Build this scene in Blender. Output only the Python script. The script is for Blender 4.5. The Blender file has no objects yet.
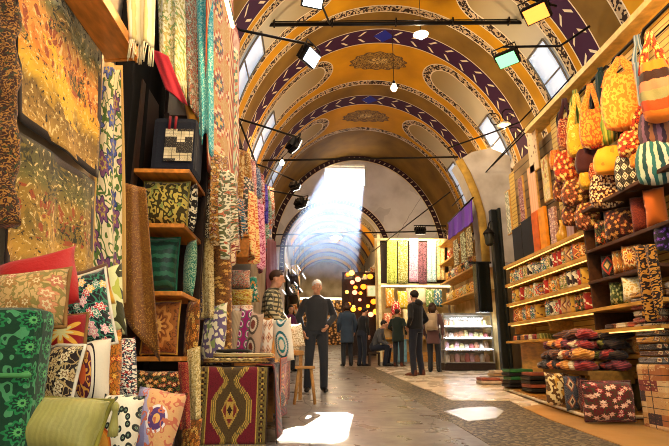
import bpy, bmesh, math, random
import numpy as np
from mathutils import Vector, Matrix
PI = math.pi
rnd = random.Random(7)
SC = bpy.context.scene
COL = SC.collection
V = Vector

# ---------------------------------------------------------------- camera
FPX, CX, CY = 520.0, 334.5, 223.0
VPX, HOR, EYE = 312.0, 356.0, 0.97
PIT = math.atan((HOR - CY) / FPX)
YAW = math.atan((CX - VPX) / FPX * math.cos(PIT))
SLOPE = 0.05                                   # the lane climbs gently away
CAMP = V((0, 0, EYE))
_fw = V((math.sin(YAW) * math.cos(PIT), math.cos(YAW) * math.cos(PIT), math.sin(PIT)))
_rt = V((math.cos(YAW), -math.sin(YAW), 0))
_up = _rt.cross(_fw)

def ray(px, py):
    return _fw * FPX + _rt * (px - CX) + _up * (CY - py)
def S(px, py, x):                              # a point on the side plane X = x
    r = ray(px, py); return CAMP + r * (x / r.x)
def F(px, py, y):                              # a point on the plane Y = y
    r = ray(px, py); return CAMP + r * (y / r.y)
def fz(y): return SLOPE * y                    # floor height
def G(px, py):                                 # a point on the sloping floor
    r = ray(px, py); t = -EYE / (r.z - SLOPE * r.y); return CAMP + r * t

cd = bpy.data.cameras.new('camera'); cam = bpy.data.objects.new('camera', cd); COL.objects.link(cam)
cam.location = CAMP; cam.rotation_euler = (PI / 2 + PIT, 0, -YAW)
cd.sensor_width = 36; cd.lens = FPX / 669 * 36; cd.clip_start = 0.05; cd.clip_end = 200
SC.camera = cam

# ---------------------------------------------------------------- colour and node helpers
def hx(h, a=1.0):
    h = h.lstrip('#')
    c = [int(h[i:i + 2], 16) / 255 for i in (0, 2, 4)]
    return tuple(((x / 12.92) if x <= .04045 else ((x + .055) / 1.055) ** 2.4) for x in c) + (a,)

class E:
    def __init__(s, g, k): s.g, s.k = g, k
    def __add__(a, b): return a.g.m('ADD', a, b)
    def __radd__(a, b): return a.g.m('ADD', b, a)
    def __sub__(a, b): return a.g.m('SUBTRACT', a, b)
    def __rsub__(a, b): return a.g.m('SUBTRACT', b, a)
    def __mul__(a, b): return a.g.m('MULTIPLY', a, b)
    def __rmul__(a, b): return a.g.m('MULTIPLY', b, a)
    def __truediv__(a, b): return a.g.m('DIVIDE', a, b)
    def __lt__(a, b): return a.g.m('LESS_THAN', a, b)
    def __gt__(a, b): return a.g.m('GREATER_THAN', a, b)
    def __abs__(a): return a.g.m('ABSOLUTE', a)
    def fr(a): return a.g.m('FRACT', a)
    def fl(a): return a.g.m('FLOOR', a)
    def sin(a): return a.g.m('SINE', a)
    def cos(a): return a.g.m('COSINE', a)
    def sqrt(a): return a.g.m('SQRT', a)
    def mn(a, b): return a.g.m('MINIMUM', a, b)
    def mx(a, b): return a.g.m('MAXIMUM', a, b)
    def bt(a, lo, hi): return (a > lo) * (a < hi)

class Gr:
    def __init__(g, name):
        g.mat = bpy.data.materials.new(name); g.mat.use_nodes = True
        g.nt = g.mat.node_tree; g.nt.nodes.clear()
        g.out = g.nt.nodes.new('ShaderNodeOutputMaterial')
        g.b = g.nt.nodes.new('ShaderNodeBsdfPrincipled')
        g.nt.links.new(g.b.outputs[0], g.out.inputs[0])
        g._uv = g._ob = None
    def n(g, t): return g.nt.nodes.new(t)
    def put(g, sock, v):
        if isinstance(v, E): g.nt.links.new(v.k, sock)
        elif hasattr(v, 'is_output'): g.nt.links.new(v, sock)
        elif v is not None: sock.default_value = v
    def m(g, op, a, b=None):
        n = g.n('ShaderNodeMath'); n.operation = op
        g.put(n.inputs[0], a)
        if b is not None: g.put(n.inputs[1], b)
        return E(g, n.outputs[0])
    def at2(g, a, b): return g.m('ARCTAN2', a, b)
    @property
    def uvv(g):
        if g._uv is None: g._uv = g.n('ShaderNodeUVMap').outputs[0]
        return g._uv
    @property
    def pos(g):
        return g.n('ShaderNodeNewGeometry').outputs['Position']
    @property
    def obj(g):
        if g._ob is None: g._ob = g.n('ShaderNodeTexCoord').outputs['Object']
        return g._ob
    def xyz(g, v):
        s = g.n('ShaderNodeSeparateXYZ'); g.put(s.inputs[0], v)
        return [E(g, o) for o in s.outputs]
    def uv(g):
        return g.xyz(g.uvv)[:2]
    def vec(g, x, y, z=0.0):
        c = g.n('ShaderNodeCombineXYZ')
        for i, q in enumerate((x, y, z)): g.put(c.inputs[i], q)
        return c.outputs[0]
    def noise(g, s, v=None, det=2, rough=.5, dist=0):
        n = g.n('ShaderNodeTexNoise'); g.put(n.inputs['Vector'], v if v is not None else g.uvv)
        n.inputs['Scale'].default_value = s; n.inputs['Detail'].default_value = det
        n.inputs['Roughness'].default_value = rough; n.inputs['Distortion'].default_value = dist
        return E(g, n.outputs[0])
    def vor(g, s, v=None, feat='F1', dim='2D', rand=1.0):
        n = g.n('ShaderNodeTexVoronoi'); n.feature = feat; n.voronoi_dimensions = dim
        g.put(n.inputs['Vector'], v if v is not None else g.uvv)
        n.inputs['Scale'].default_value = s; n.inputs['Randomness'].default_value = rand
        return n
    def mix(g, f, a, b):
        n = g.n('ShaderNodeMix'); n.data_type = 'RGBA'
        g.put(n.inputs[0], f); g.put(n.inputs[6], a); g.put(n.inputs[7], b)
        return n.outputs[2]
    def lay(g, bg, *ls):
        for f, c in ls: bg = g.mix(f, bg, c)
        return bg
    def ramp(g, f, stops, const=False):
        n = g.n('ShaderNodeValToRGB'); g.put(n.inputs[0], f); r = n.color_ramp
        if const: r.interpolation = 'CONSTANT'
        while len(r.elements) < len(stops): r.elements.new(.5)
        for e, (p, c) in zip(r.elements, stops): e.position = p; e.color = c
        return n.outputs[0]

_MC = {}
def mat(key, build, rough=.85, metal=0.0, bump=0.0, bs=60.0, emit=None, es=0.0, spec=.3, sheen=0.0, trans=0.0, alpha=1.0, coat=0.0):
    if key in _MC: return _MC[key]
    g = Gr(key); c = build(g) if callable(build) else hx(build)
    b = g.b; g.put(b.inputs['Base Color'], c); g.put(b.inputs['Roughness'], rough(g) if callable(rough) else rough)
    b.inputs['Metallic'].default_value = metal; b.inputs['Specular IOR Level'].default_value = spec
    b.inputs['Sheen Weight'].default_value = sheen; b.inputs['Transmission Weight'].default_value = trans
    b.inputs['Alpha'].default_value = alpha; b.inputs['Coat Weight'].default_value = coat
    if emit: b.inputs['Emission Color'].default_value = hx(emit); b.inputs['Emission Strength'].default_value = es
    if bump:
        n = g.n('ShaderNodeBump'); n.inputs['Strength'].default_value = bump; n.inputs['Distance'].default_value = .01
        g.put(n.inputs['Height'], g.noise(bs, g.obj, 3)); g.nt.links.new(n.outputs[0], b.inputs['Normal'])
    _MC[key] = g.mat; return g.mat

def plain(key, h, var=.25, sc=9, **k):
    def bd(g):
        c = hx(h); d = tuple(x * (1 - var) for x in c[:3]) + (1,); l = tuple(min(1, x * (1 + var)) for x in c[:3]) + (1,)
        return g.ramp(g.noise(sc, g.obj, 4), [(.3, d), (.7, l)])
    return mat(key, bd, **k)

# ---- textile patterns; colours as hex, u and v run 0..1 over the cloth
def p_floral(bg, pets, cen, stem, s=5.0, asp=1.0, dark='#1a1410', edge=None):
    s = s * 1.35
    def bd(g):
        u, v = g.uv(); v = v * asp
        w = g.vec(u + (g.noise(3) - .5) * .12, v + (g.noise(3.7) - .5) * .12)
        n = g.vor(s, w); X, Y, _ = g.xyz(w); px, py, _ = g.xyz(n.outputs['Position'])
        a = g.at2(Y - py, X - px); r = E(g, n.outputs['Distance']); cr, cg, cb = g.xyz(n.outputs['Color'])
        R = .30 + (a * 6 + cr * 6).cos() * .09 + cg * .08
        st = abs(g.noise(s * .9, w, 1) - .5) < .022
        st2 = abs(g.noise(s * 1.7, w, 1) - .47) < .022
        lf = E(g, g.vor(s * 2.6, w).outputs['Distance']) < .24
        lf2 = g.noise(s * 2, w, 0) > .5
        c = g.lay(hx(bg), (st, hx(stem)), (st2, hx(stem)), (lf * lf2, hx(stem)), (r < R + .05, hx(dark)))
        pc = hx(pets[0])
        for i, p in enumerate(pets[1:]): pc = g.mix(cb > (i + 1) / len(pets), pc, hx(p))
        c = g.lay(c, (r < R, pc), (r < R * .55, hx(cen)), (r < R * .3, pc))
        if edge:
            e = (u.mn(1 - u)).mn((v.mn(asp - v))) < .07
            c = g.mix(e, c, hx(edge))
        return c
    return bd
def p_kilim(bg, cs, nx=2, ny=3, bord=None, px=60, off=0.0):
    def bd(g):
        u, v = g.uv(); uq = (u * px).fl() / px; vq = (v * px).fl() / px
        X = abs((uq * nx + off).fr() - .5); Y = abs((vq * ny).fr() - .5); d = X + Y
        c = hx(bg)
        for i, k in enumerate(cs):
            t = .46 - i * .40 / len(cs); c = g.mix(d < t, c, hx(k))
        sp = E(g, g.vor(40, None).outputs['Distance'])
        c = g.mix((sp < .16) * .5, c, hx('#e8d8b0'))
        if bord:
            e = u.mn(1 - u).mn(v.mn(1 - v))
            c = g.lay(c, (e < .14, hx(bord[1])), ((e < .12) * (((u + v) * 14).fr() < .5), hx(bord[0])), (e < .03, hx(bord[0])))
        return c
    return bd
def p_suzani(bg, ring, mid, core, nx=2, ny=2, vine='#3b5a2a', off=0.0):
    def bd(g):
        u, v = g.uv(); X = (u * nx + off).fr() - .5; Y = (v * ny + off).fr() - .5
        r = (X * X + Y * Y).sqrt(); a = g.at2(Y, X)
        R = .38 + (a * 10).cos() * .045
        vn = (g.noise(9, None, 1) * 22).sin() > .55
        return g.lay(hx(bg), (vn, hx(vine)), (r < R, hx(ring)), (r < R * .78, hx(bg)), (r < R * .68, hx(mid)),
                     ((r < R * .62) * ((a * 12).cos() > 0), hx(ring)), (r < R * .36, hx(core)), (r < R * .14, hx(bg)))
    return bd
def p_speck(bg, cs, s=40.0, asp=1.0, th=.3):
    def bd(g):
        u, v = g.uv(); w = g.vec(u, v * asp); n = g.vor(s, w); r = E(g, n.outputs['Distance']); k = g.xyz(n.outputs['Color'])[0]
        c = hx(cs[0])
        for i, p in enumerate(cs[1:]): c = g.mix(k > (i + 1) / len(cs), c, hx(p))
        b2 = g.mix(g.noise(5, w, 3), hx(bg), tuple(x * .45 for x in hx(bg)[:3]) + (1,))
        return g.mix(r < th, b2, c)
    return bd
def p_fil(bg, fg, s=6.0, fr=26.0, th=.1, asp=1.0, c3=None):
    s = s * 1.4
    def bd(g):
        u, v = g.uv(); w = g.vec(u, v * asp)
        q = (g.noise(s, w, 1) * fr).sin(); c = g.mix(q > th, hx(bg), hx(fg))
        if c3: c = g.mix((g.noise(s * .7, w, 1) > .56) * (q > .4), c, hx(c3))
        return c
    return bd
def p_strip(cs, n=6, ax=0, wav=.02, spk=None):
    def bd(g):
        u, v = g.uv(); t = (u if ax == 0 else v) + (g.noise(6) - .5) * wav
        k = (t * n / len(cs)).fr() * len(cs); c = hx(cs[0])
        for i in range(1, len(cs)): c = g.mix(k > i, c, hx(cs[i]))
        if spk:
            o = (v if ax == 0 else u); d = abs((o * n * 1.5).fr() - .5) + abs(k.fr() - .5)
            c = g.mix(d < .3, c, hx(spk))
        return c
    return bd
def p_ikat(bg, cs, nx=2, ny=2):
    def bd(g):
        u, v = g.uv(); X = (u * nx + (g.noise(30, g.vec(0.0, v * 3), 1) - .5) * .25).fr() - .5; Y = (v * ny).fr() - .5
        r = (X * X * 1.8 + Y * Y).sqrt(); c = hx(bg)
        for i, k in enumerate(cs): c = g.mix(r < .44 - i * .36 / len(cs), c, hx(k))
        return c
    return bd
def p_patch(cs, nx=4, ny=6, line='#1c1008', s2=14):
    def bd(g):
        u, v = g.uv(); n = g.vor(1, g.vec(u * nx, v * ny), 'F1', '2D', 0.0); k = g.xyz(n.outputs['Color'])
        c = hx(cs[0])
        for i, p in enumerate(cs[1:]): c = g.mix(k[0] > (i + 1) / len(cs), c, hx(p))
        d = E(g, g.vor(s2, g.vec(u * nx / 4, v * ny / 4)).outputs['Distance'])
        c = g.mix((d < .22) * (k[1] > .35), c, hx(cs[-1])); c = g.mix((d < .1), c, hx(cs[0]))
        e = (abs((u * nx).fr() - .5) > .47).mx(abs((v * ny).fr() - .5) > .47)
        return g.mix(e, c, hx(line))
    return bd
def p_plaid(bg, ln, n=9):
    def bd(g):
        u, v = g.uv(); a = (u * n).fr(); b = (v * n).fr()
        return g.lay(hx(bg), ((a < .3) * .75, hx(ln)), ((b < .3) * .75, hx(ln)))
    return bd
def p_wood(h, s=4.0):
    def bd(g):
        c = hx(h); x, y, z = g.xyz(g.obj)
        n = g.noise(s, g.vec(x * 6, y * 1.2, z * 6), 4)
        return g.ramp(n, [(.3, tuple(q * .6 for q in c[:3]) + (1,)), (.7, tuple(min(1, q * 1.15) for q in c[:3]) + (1,))])
    return bd
def cloth(key, build, rough=.85, bump=.25, bs=70, **k): return mat(key, build, rough=rough, bump=bump, bs=bs, sheen=.15, **k)

# ---------------------------------------------------------------- mesh helpers
class MB:
    """collects shapes in world coordinates for ONE mesh object"""
    def __init__(s): s.v, s.f, s.uv, s.mi, s.sm = [], [], [], [], []
    def add(s, vs, fs, uvs=None, mi=0, smooth=True):
        o = len(s.v); s.v += [tuple(p) for p in vs]
        for k, f in enumerate(fs):
            s.f.append([o + i for i in f]); s.mi.append(mi); s.sm.append(smooth)
            s.uv.append([uvs[i] for i in f] if uvs is not None else [(0, 0)] * len(f))
        return s
    def box(s, c, d, R=None, mi=0, bev=0.0):
        bm = bmesh.new(); bmesh.ops.create_cube(bm, size=1)
        for v in bm.verts: v.co = V((v.co.x * d[0], v.co.y * d[1], v.co.z * d[2]))
        if bev: bmesh.ops.bevel(bm, geom=bm.edges[:], offset=min(bev, min(d) * .3), segments=2, affect='EDGES', profile=.6)
        bm.verts.index_update(); vs = []; uvs = []
        for v in bm.verts:
            uvs.append(((v.co.x / d[0] + v.co.y / d[1] * .999) * .5 + .5, v.co.z / d[2] + .5) if d[2] > .02 * max(d) else (v.co.x / d[0] + .5, v.co.y / d[1] + .5))
            q = (R @ v.co) if R else v.co; vs.append(V(c) + q)
        s.add(vs, [[v.index for v in f.verts] for f in bm.faces], uvs, mi, False); bm.free(); return s
    def hexa(s, b, t, mi=0):
        """solid from bottom quad b and top quad t"""
        vs = list(b) + list(t); fs = [[3, 2, 1, 0], [4, 5, 6, 7]] + [[i, (i + 1) % 4, 4 + (i + 1) % 4, 4 + i] for i in range(4)]
        uvs = [(0, 0), (1, 0), (1, 1), (0, 1)] * 2
        uvs = [(0, 0), (1, 0), (1, 0), (0, 0), (0, 1), (1, 1), (1, 1), (0, 1)]
        s.add(vs, fs, uvs, mi, False); return s
    def slab(s, poly, n, mi=0):
        """prism: polygon pts extruded by vector n"""
        k = len(poly); vs = [V(p) for p in poly] + [V(p) + V(n) for p in poly]
        a, b = V(poly[1]) - V(poly[0]), V(poly[-1]) - V(poly[0]); L1, L2 = max(a.length, 1e-6), max(b.length, 1e-6)
        uv = [((V(p) - V(poly[0])).dot(a) / L1 ** 2, (V(p) - V(poly[0])).dot(b) / L2 ** 2) for p in poly] * 2
        fs = [list(range(k))[::-1], list(range(k, 2 * k))] + [[i, (i + 1) % k, k + (i + 1) % k, k + i] for i in range(k)]
        s.add(vs, fs, uv, mi, False); return s
    def tube(s, pts, r, n=8, mi=0, cap=True, side=None):
        pts = [V(p) for p in pts]; k = len(pts); rs = r if isinstance(r, (list, tuple)) else [r] * k
        vs, fs, uvs = [], [], []; prev = None
        for i, p in enumerate(pts):
            d = (pts[min(i + 1, k - 1)] - pts[max(i - 1, 0)]).normalized()
            a = side or prev or (V((0, 0, 1)) if abs(d.z) < .9 else V((1, 0, 0)))
            a = V(a); a = (a - d * a.dot(d)).normalized(); b = d.cross(a); prev = a
            ra, rb = rs[i] if isinstance(rs[i], (list, tuple)) else (rs[i], rs[i])
            for j in range(n):
                t = 2 * PI * j / n; vs.append(p + a * (ra * math.cos(t)) + b * (rb * math.sin(t))); uvs.append((j / n, i / max(1, k - 1)))
        for i in range(k - 1):
            for j in range(n): fs.append([i * n + j, i * n + (j + 1) % n, (i + 1) * n + (j + 1) % n, (i + 1) * n + j])
        if cap: fs += [list(range(n))[::-1], list(range((k - 1) * n, k * n))]
        s.add(vs, fs, uvs, mi); return s
    def lathe(s, prof, c, n=16, mi=0, ax=V((0, 0, 1))):
        """prof: (radius, height) list"""
        c = V(c); ax = V(ax).normalized(); a = (V((1, 0, 0)) if abs(ax.x) < .9 else V((0, 1, 0))); a = (a - ax * a.dot(ax)).normalized(); b = ax.cross(a)
        vs, fs, uvs = [], [], []; k = len(prof)
        for i, (r, h) in enumerate(prof):
            r = max(r, 1e-4)
            for j in range(n):
                t = 2 * PI * j / n; vs.append(c + ax * h + a * r * math.cos(t) + b * r * math.sin(t)); uvs.append((j / n, i / (k - 1)))
        for i in range(k - 1):
            for j in range(n): fs.append([i * n + j, i * n + (j + 1) % n, (i + 1) * n + (j + 1) % n, (i + 1) * n + j])
        fs += [list(range(n))[::-1], list(range((k - 1) * n, k * n))]
        s.add(vs, fs, uvs, mi); return s
    def ball(s, c, r, n=12, mi=0):
        r = r if isinstance(r, (tuple, list)) else (r, r, r); c = V(c); vs, fs, uvs = [], [], []; m = max(5, n // 2 + 1)
        for i in range(m + 1):
            p = PI * i / m
            for j in range(n):
                t = 2 * PI * j / n; vs.append(c + V((r[0] * math.sin(p) * math.cos(t), r[1] * math.sin(p) * math.sin(t), r[2] * math.cos(p)))); uvs.append((j / n, 1 - i / m))
        for i in range(m):
            for j in range(n): fs.append([i * n + j, (i + 1) * n + j, (i + 1) * n + (j + 1) % n, i * n + (j + 1) % n])
        s.add(vs, fs, uvs, mi); return s
    def grid(s, fn, nu, nv, th=.006, mi=0, close=True):
        """cloth: fn(u,v)->point; two skins th apart"""
        P = [[V(fn(i / nu, j / nv)) for i in range(nu + 1)] for j in range(nv + 1)]
        N = (nu + 1) * (nv + 1); fr, bk, uv = [], [], []
        for j in range(nv + 1):
            for i in range(nu + 1):
                a = P[j][min(i + 1, nu)] - P[j][max(i - 1, 0)]; b = P[min(j + 1, nv)][i] - P[max(j - 1, 0)][i]
                n = a.cross(b); n = n.normalized() if n.length > 1e-9 else V((0, 0, 1))
                fr.append(P[j][i] + n * th / 2); bk.append(P[j][i] - n * th / 2); uv.append((i / nu, j / nv))
        fs = []; ix = lambda i, j: j * (nu + 1) + i
        for j in range(nv):
            for i in range(nu):
                q = [ix(i, j), ix(i + 1, j), ix(i + 1, j + 1), ix(i, j + 1)]
                fs.append(q); fs.append([N + k for k in q[::-1]])
        rim = [ix(i, 0) for i in range(nu)] + [ix(nu, j) for j in range(nv)] + [ix(i, nv) for i in range(nu, 0, -1)] + [ix(0, j) for j in range(nv, 0, -1)]
        for k in range(len(rim)):
            a, b = rim[k], rim[(k + 1) % len(rim)]; fs.append([b, a, N + a, N + b])
        s.add(fr + bk, fs, uv + uv, mi); return s
    def pillow(s, c, ax, up, w, h, t, n=12, pinch=.06, seed=0, mi=0, flat=2.2, crown=0.0):
        """stuffed cushion: c centre, ax width axis, up height axis, t thickness"""
        c, ax, up = V(c), V(ax).normalized(), V(up); up = (up - ax * up.dot(ax)).normalized(); nz = ax.cross(up); rr = random.Random(seed)
        ph = [rr.uniform(0, 6.3) for _ in range(4)]
        vs, uvs, fs = [], [], []
        for sd in (1, -1):
            for j in range(n + 1):
                for i in range(n + 1):
                    a, b = -1 + 2 * i / n, -1 + 2 * j / n
                    pa = 1 - pinch * (1 - b * b) ** .5 * 1.0 if abs(b) < 1 else 1; pb = 1 - pinch * (1 - a * a) ** .5 if abs(a) < 1 else 1
                    k = ((1 - abs(a) ** flat) * (1 - abs(b) ** flat)) ** .5
                    k *= 1 + .10 * math.sin(3 * a + ph[0]) * math.cos(2.5 * b + ph[1])
                    wob = .012 * math.sin(4 * b + ph[2]) ; wob2 = .012 * math.sin(4 * a + ph[3])
                    vs.append(c + ax * (a * pa * .5 + wob) * w + up * (b * pb * .5 + wob2) * h + nz * (sd * k * t / 2)); uvs.append(((a + 1) / 2, (b + 1) / 2))
        N = (n + 1) ** 2; ix = lambda i, j: j * (n + 1) + i
        for j in range(n):
            for i in range(n):
                q = [ix(i, j), ix(i + 1, j), ix(i + 1, j + 1), ix(i, j + 1)]
                fs.append(q); fs.append([N + k for k in q[::-1]])
        s.add(vs, fs, uvs, mi); return s

def tag(o, label=None, cat=None, group=None, kind=None):
    for k, v in (('label', label), ('category', cat), ('group', group), ('kind', kind)):
        if v: o[k] = v
    return o
def thing(name, label, cat, loc=(0, 0, 0), group=None, rotz=0.0):
    o = bpy.data.objects.new(name, None); COL.objects.link(o); o.location = V(loc); o.rotation_euler = (0, 0, rotz); o.empty_display_size = .1
    return tag(o, label, cat, group)
def mk(name, mb, m, parent=None, label=None, cat=None, group=None, kind=None, local=False, weld=False):
    me = bpy.data.meshes.new(name); vs = np.array(mb.v, dtype=float)
    if parent is not None:
        org = np.zeros(3)
        if not local:
            p = parent
            while p is not None: org = org + np.array(p.location); p = p.parent
    else:
        lo, hi = vs.min(0), vs.max(0); org = np.array([(lo[0] + hi[0]) / 2, (lo[1] + hi[1]) / 2, lo[2]])
        if local: org = np.zeros(3)
    me.from_pydata((vs - org).tolist(), [], mb.f)
    ul = me.uv_layers.new(name='UVMap'); flat = [c for f in mb.uv for q in f for c in q]
    ul.data.foreach_set('uv', flat)
    me.polygons.foreach_set('use_smooth', mb.sm); me.polygons.foreach_set('material_index', mb.mi)
    for q in (m if isinstance(m, (list, tuple)) else [m]): me.materials.append(q)
    me.update()
    if weld:
        bm = bmesh.new(); bm.from_mesh(me); bmesh.ops.remove_doubles(bm, verts=bm.verts, dist=1e-5); bmesh.ops.recalc_face_normals(bm, faces=bm.faces); bm.to_mesh(me); bm.free()
    o = bpy.data.objects.new(name, me); COL.objects.link(o)
    if parent is not None: o.parent = parent
    else: o.location = V(org)
    return tag(o, label, cat, group, kind)
def kids(o): return [c for c in SC.objects if c.parent == o]
def copy_tree(o, parent=None):
    c = o.copy(); COL.objects.link(c)
    if parent is not None: c.parent = parent
    for ch in kids(o): copy_tree(ch, c)
    return c
def bez(a, b, c, n=10): return [V(a) * (1 - t) ** 2 + V(b) * 2 * t * (1 - t) + V(c) * t * t for t in [i / n for i in range(n + 1)]]
# ================================================================ THE SETTING
VX, VR, VK, VZ = 1.74, 3.5, 1.2, 4.67          # vault axis, radius, vertical stretch, springing height
RIB0, BAY = 8.2, 3.4
Y0, Y1 = 4.6, 19.9
XL, XR = -1.56, 5.24

# ---- floor
def floor_mat(g):
    x, y, z = g.xyz(g.pos); n = g.noise(1.3, g.pos, 5); n2 = g.noise(9, g.pos, 4)
    c = g.ramp(n * .6 + n2 * .4, [(.25, hx('#45413b')), (.5, hx('#787068')), (.75, hx('#a59c92'))])
    # narrow cross joints and wandering seams of the worn paving
    j = ((y * 1.1 + (x * .8).fl() * .37).fr() < .022).mx((x * .8 + (g.noise(.8, g.pos, 1) - .5) * .5).fr() < .012)
    return g.mix(j * .8, c, hx('#2a241c'))
M_pave = mat('worn_paving', floor_mat, rough=lambda g: g.noise(3, g.pos, 4) * .5 + .08, spec=.5, bump=.25, bs=9)
def peb(g):
    n = g.vor(26, g.pos, 'F1', '3D'); c = E(g, n.outputs['Distance']); k = g.xyz(n.outputs['Color'])[0]
    return g.mix(c > .55, g.ramp(k, [(0, hx('#4d4433')), (.6, hx('#7a6c52')), (1, hx('#97876a'))]), hx('#2c251a'))
M_peb = mat('pebble_strip', peb, rough=.45, spec=.4, bump=.4, bs=40)
def slabm(h):
    def bd(g):
        n = g.noise(2.2, g.pos, 5, .6); c = hx(h)
        return g.ramp(n, [(.3, tuple(q * .72 for q in c[:3]) + (1,)), (.7, c)])
    return bd
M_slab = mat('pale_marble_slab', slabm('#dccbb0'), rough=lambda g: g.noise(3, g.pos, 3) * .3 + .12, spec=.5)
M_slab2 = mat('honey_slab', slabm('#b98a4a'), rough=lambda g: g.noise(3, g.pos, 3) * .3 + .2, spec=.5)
M_glare = mat('window_glare_slab', slabm('#d8d4cc'), rough=.2, spec=.5)
def flat(name, pts, th, m, kind='structure'):
    mb = MB(); mb.slab([V((p.x, p.y, p.z)) for p in pts], (0, 0, th)); return mk(name, mb, m, kind=kind)
b = MB(); b.slab([V((-1.7, -3, fz(-3) - .1)), V((6.5, -3, fz(-3) - .1)), V((6.5, 36, fz(36) - .1)), V((-1.7, 36, fz(36) - .1))], (0, 0, .1))
mk('floor', b, M_pave, kind='structure')
def up(p, d): return V((p.x, p.y, p.z + d))
B1 = [G(343, 366.5), G(362, 373), G(382, 383), G(402, 393), G(440, 415), G(491, 446), G(560, 486)]
B2 = [G(700, 486), G(620, 446), G(552, 421), G(523, 408), G(509, 401), G(495, 401.5), G(452, 401), G(425, 390), G(402, 380), G(374, 367.5)]
flat('floor_pebble_strip', B1 + B2, .004, M_peb)
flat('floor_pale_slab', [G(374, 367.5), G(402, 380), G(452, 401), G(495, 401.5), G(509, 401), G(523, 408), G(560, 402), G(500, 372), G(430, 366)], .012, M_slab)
flat('floor_glare_slab', [G(444, 412), G(466, 408), G(494, 407.5), G(504, 412), G(496, 419), G(468, 422)], .010, M_glare)  # white patch paints the window glare on the paving as a slab
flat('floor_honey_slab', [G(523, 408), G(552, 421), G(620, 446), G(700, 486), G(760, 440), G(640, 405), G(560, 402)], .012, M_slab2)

# ---- vault
def ell(t): return V((VX + VR * math.cos(t), 0, VZ + VK * VR * math.sin(t)))
NT = 96
_ts = [PI * i / NT for i in range(NT + 1)]
_arc = [0.0]
for i in range(NT): _arc.append(_arc[-1] + (ell(_ts[i + 1]) - ell(_ts[i])).length)
HALF = _arc[-1] / 2
def vault_mat(g):
    u, v = g.uv(); au = abs(u)
    b = ((v - RIB0 + BAY / 2) / BAY).fr() * BAY - BAY / 2; a = abs(b); w = BAY / 2 - a
    w0 = g.vec(u, v)
    fil = (g.noise(5.5, w0, 2) * 34).sin() > -.1
    dark, cream = hx('#2b1710'), hx('#c9b088')
    flo = g.mix(fil, dark, cream)
    org = g.ramp(g.noise(.9, w0, 4), [(.3, hx('#b57e00')), (.7, hx('#e0a000'))])
    khaki = g.ramp(g.noise(1.2, w0, 4), [(.3, hx('#6c4e18')), (.7, hx('#906c22'))])
    white = hx('#e9dcbc'); purple = hx('#3a1038')
    # tongue panels climbing from both sides
    wt = b - 1.15 + (b < -1.15) * BAY; w = abs(wt)
    q = (2.0 - au).mx(0.0); hw = .46 - (au - 2.0).mx(0.0) * .02
    d = (w * w + q * q).sqrt() - hw
    tong = g.ramp(au / 7, [(.25, hx('#a38a58')), (.42, hx('#c4b898')), (.6, hx('#cfcac0'))])  # panels pale downward, the window light put into their colour
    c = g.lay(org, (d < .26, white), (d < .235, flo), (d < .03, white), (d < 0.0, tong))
    # crown medallion
    th = g.at2(w, u * .6); e = ((u / .85) * (u / .85) + (w / .48) * (w / .48)).sqrt() + (th * 14).cos() * .05
    fm = (g.noise(8, w0, 2) * 40).sin() > .15
    c = g.lay(c, (e < .92, hx('#5e4426')), ((e < .86) * fm, hx('#a8853c')), ((e < .3) * fm, hx('#d9b968')))
    # bands beside each rib, then the rib
    c = g.lay(c, (b.bt(-1.22, -.3), white), (b.bt(-1.195, -.3), flo), (b.bt(-.99, -.3), white), (b.bt(-.965, -.3), khaki), (a < .315, white), (a < .29, purple))
    s = (u * 2.2 + a * 2.0).fr()
    leaf = (abs(s - .5) < .075) * a.bt(.06, .22)
    c = g.lay(c, (leaf, white), ((abs(u) + a < .26), hx('#1c2a9a')))
    c = g.lay(c, (v > 17.05, flo), (v > 17.27, white), (v > 17.3, khaki))
    # floral corner patch and plain plaster low down
    lowf = (au - w * .5) > 4.9
    pl = g.ramp(g.noise(1.5, w0, 5), [(.3, hx('#b09a78')), (.7, hx('#d6c4a4'))])
    vine = (g.noise(2.2, w0, 1) * 22).sin() > .55
    c = g.lay(c, (lowf * (a > .33), flo), ((au > 5.25) * (a > .36), pl), ((au > 5.25) * (a > .5) * vine * (au < 6.1), hx('#4a2f22')))
    return c
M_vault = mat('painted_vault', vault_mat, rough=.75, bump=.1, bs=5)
WIN_X, WIN_Z = (.42, 2.10), (7.62, 8.52)
def vault(name, y0, y1, ny, cx, R, k, z0, m, hole=False):
    mb = MB(); vs, uv, fs = [], [], []
    arc = [0.0]; pt = lambda t: V((cx + R * math.cos(t), 0, z0 + k * R * math.sin(t)))
    for i in range(NT): arc.append(arc[-1] + (pt(_ts[i + 1]) - pt(_ts[i])).length)
    for j in range(ny + 1):
        y = y0 + (y1 - y0) * j / ny
        for i in range(NT + 1):
            p = pt(_ts[i]); vs.append((p.x, y, p.z)); uv.append((arc[i] - arc[-1] / 2, y))
    ix = lambda i, j: j * (NT + 1) + i
    for j in range(ny):
        yc = y0 + (y1 - y0) * (j + .5) / ny
        for i in range(NT):
            fs.append([ix(i, j), ix(i + 1, j), ix(i + 1, j + 1), ix(i, j + 1)])
    mb.add(vs, fs, uv); o = mk(name, mb, m, kind='structure')
    sm = o.modifiers.new('shell', 'SOLIDIFY'); sm.thickness = .22; sm.offset = -1 if True else 1
    return o
ceil = vault('ceiling', Y0, Y1, 120, VX, VR, VK, VZ, M_vault)
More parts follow.
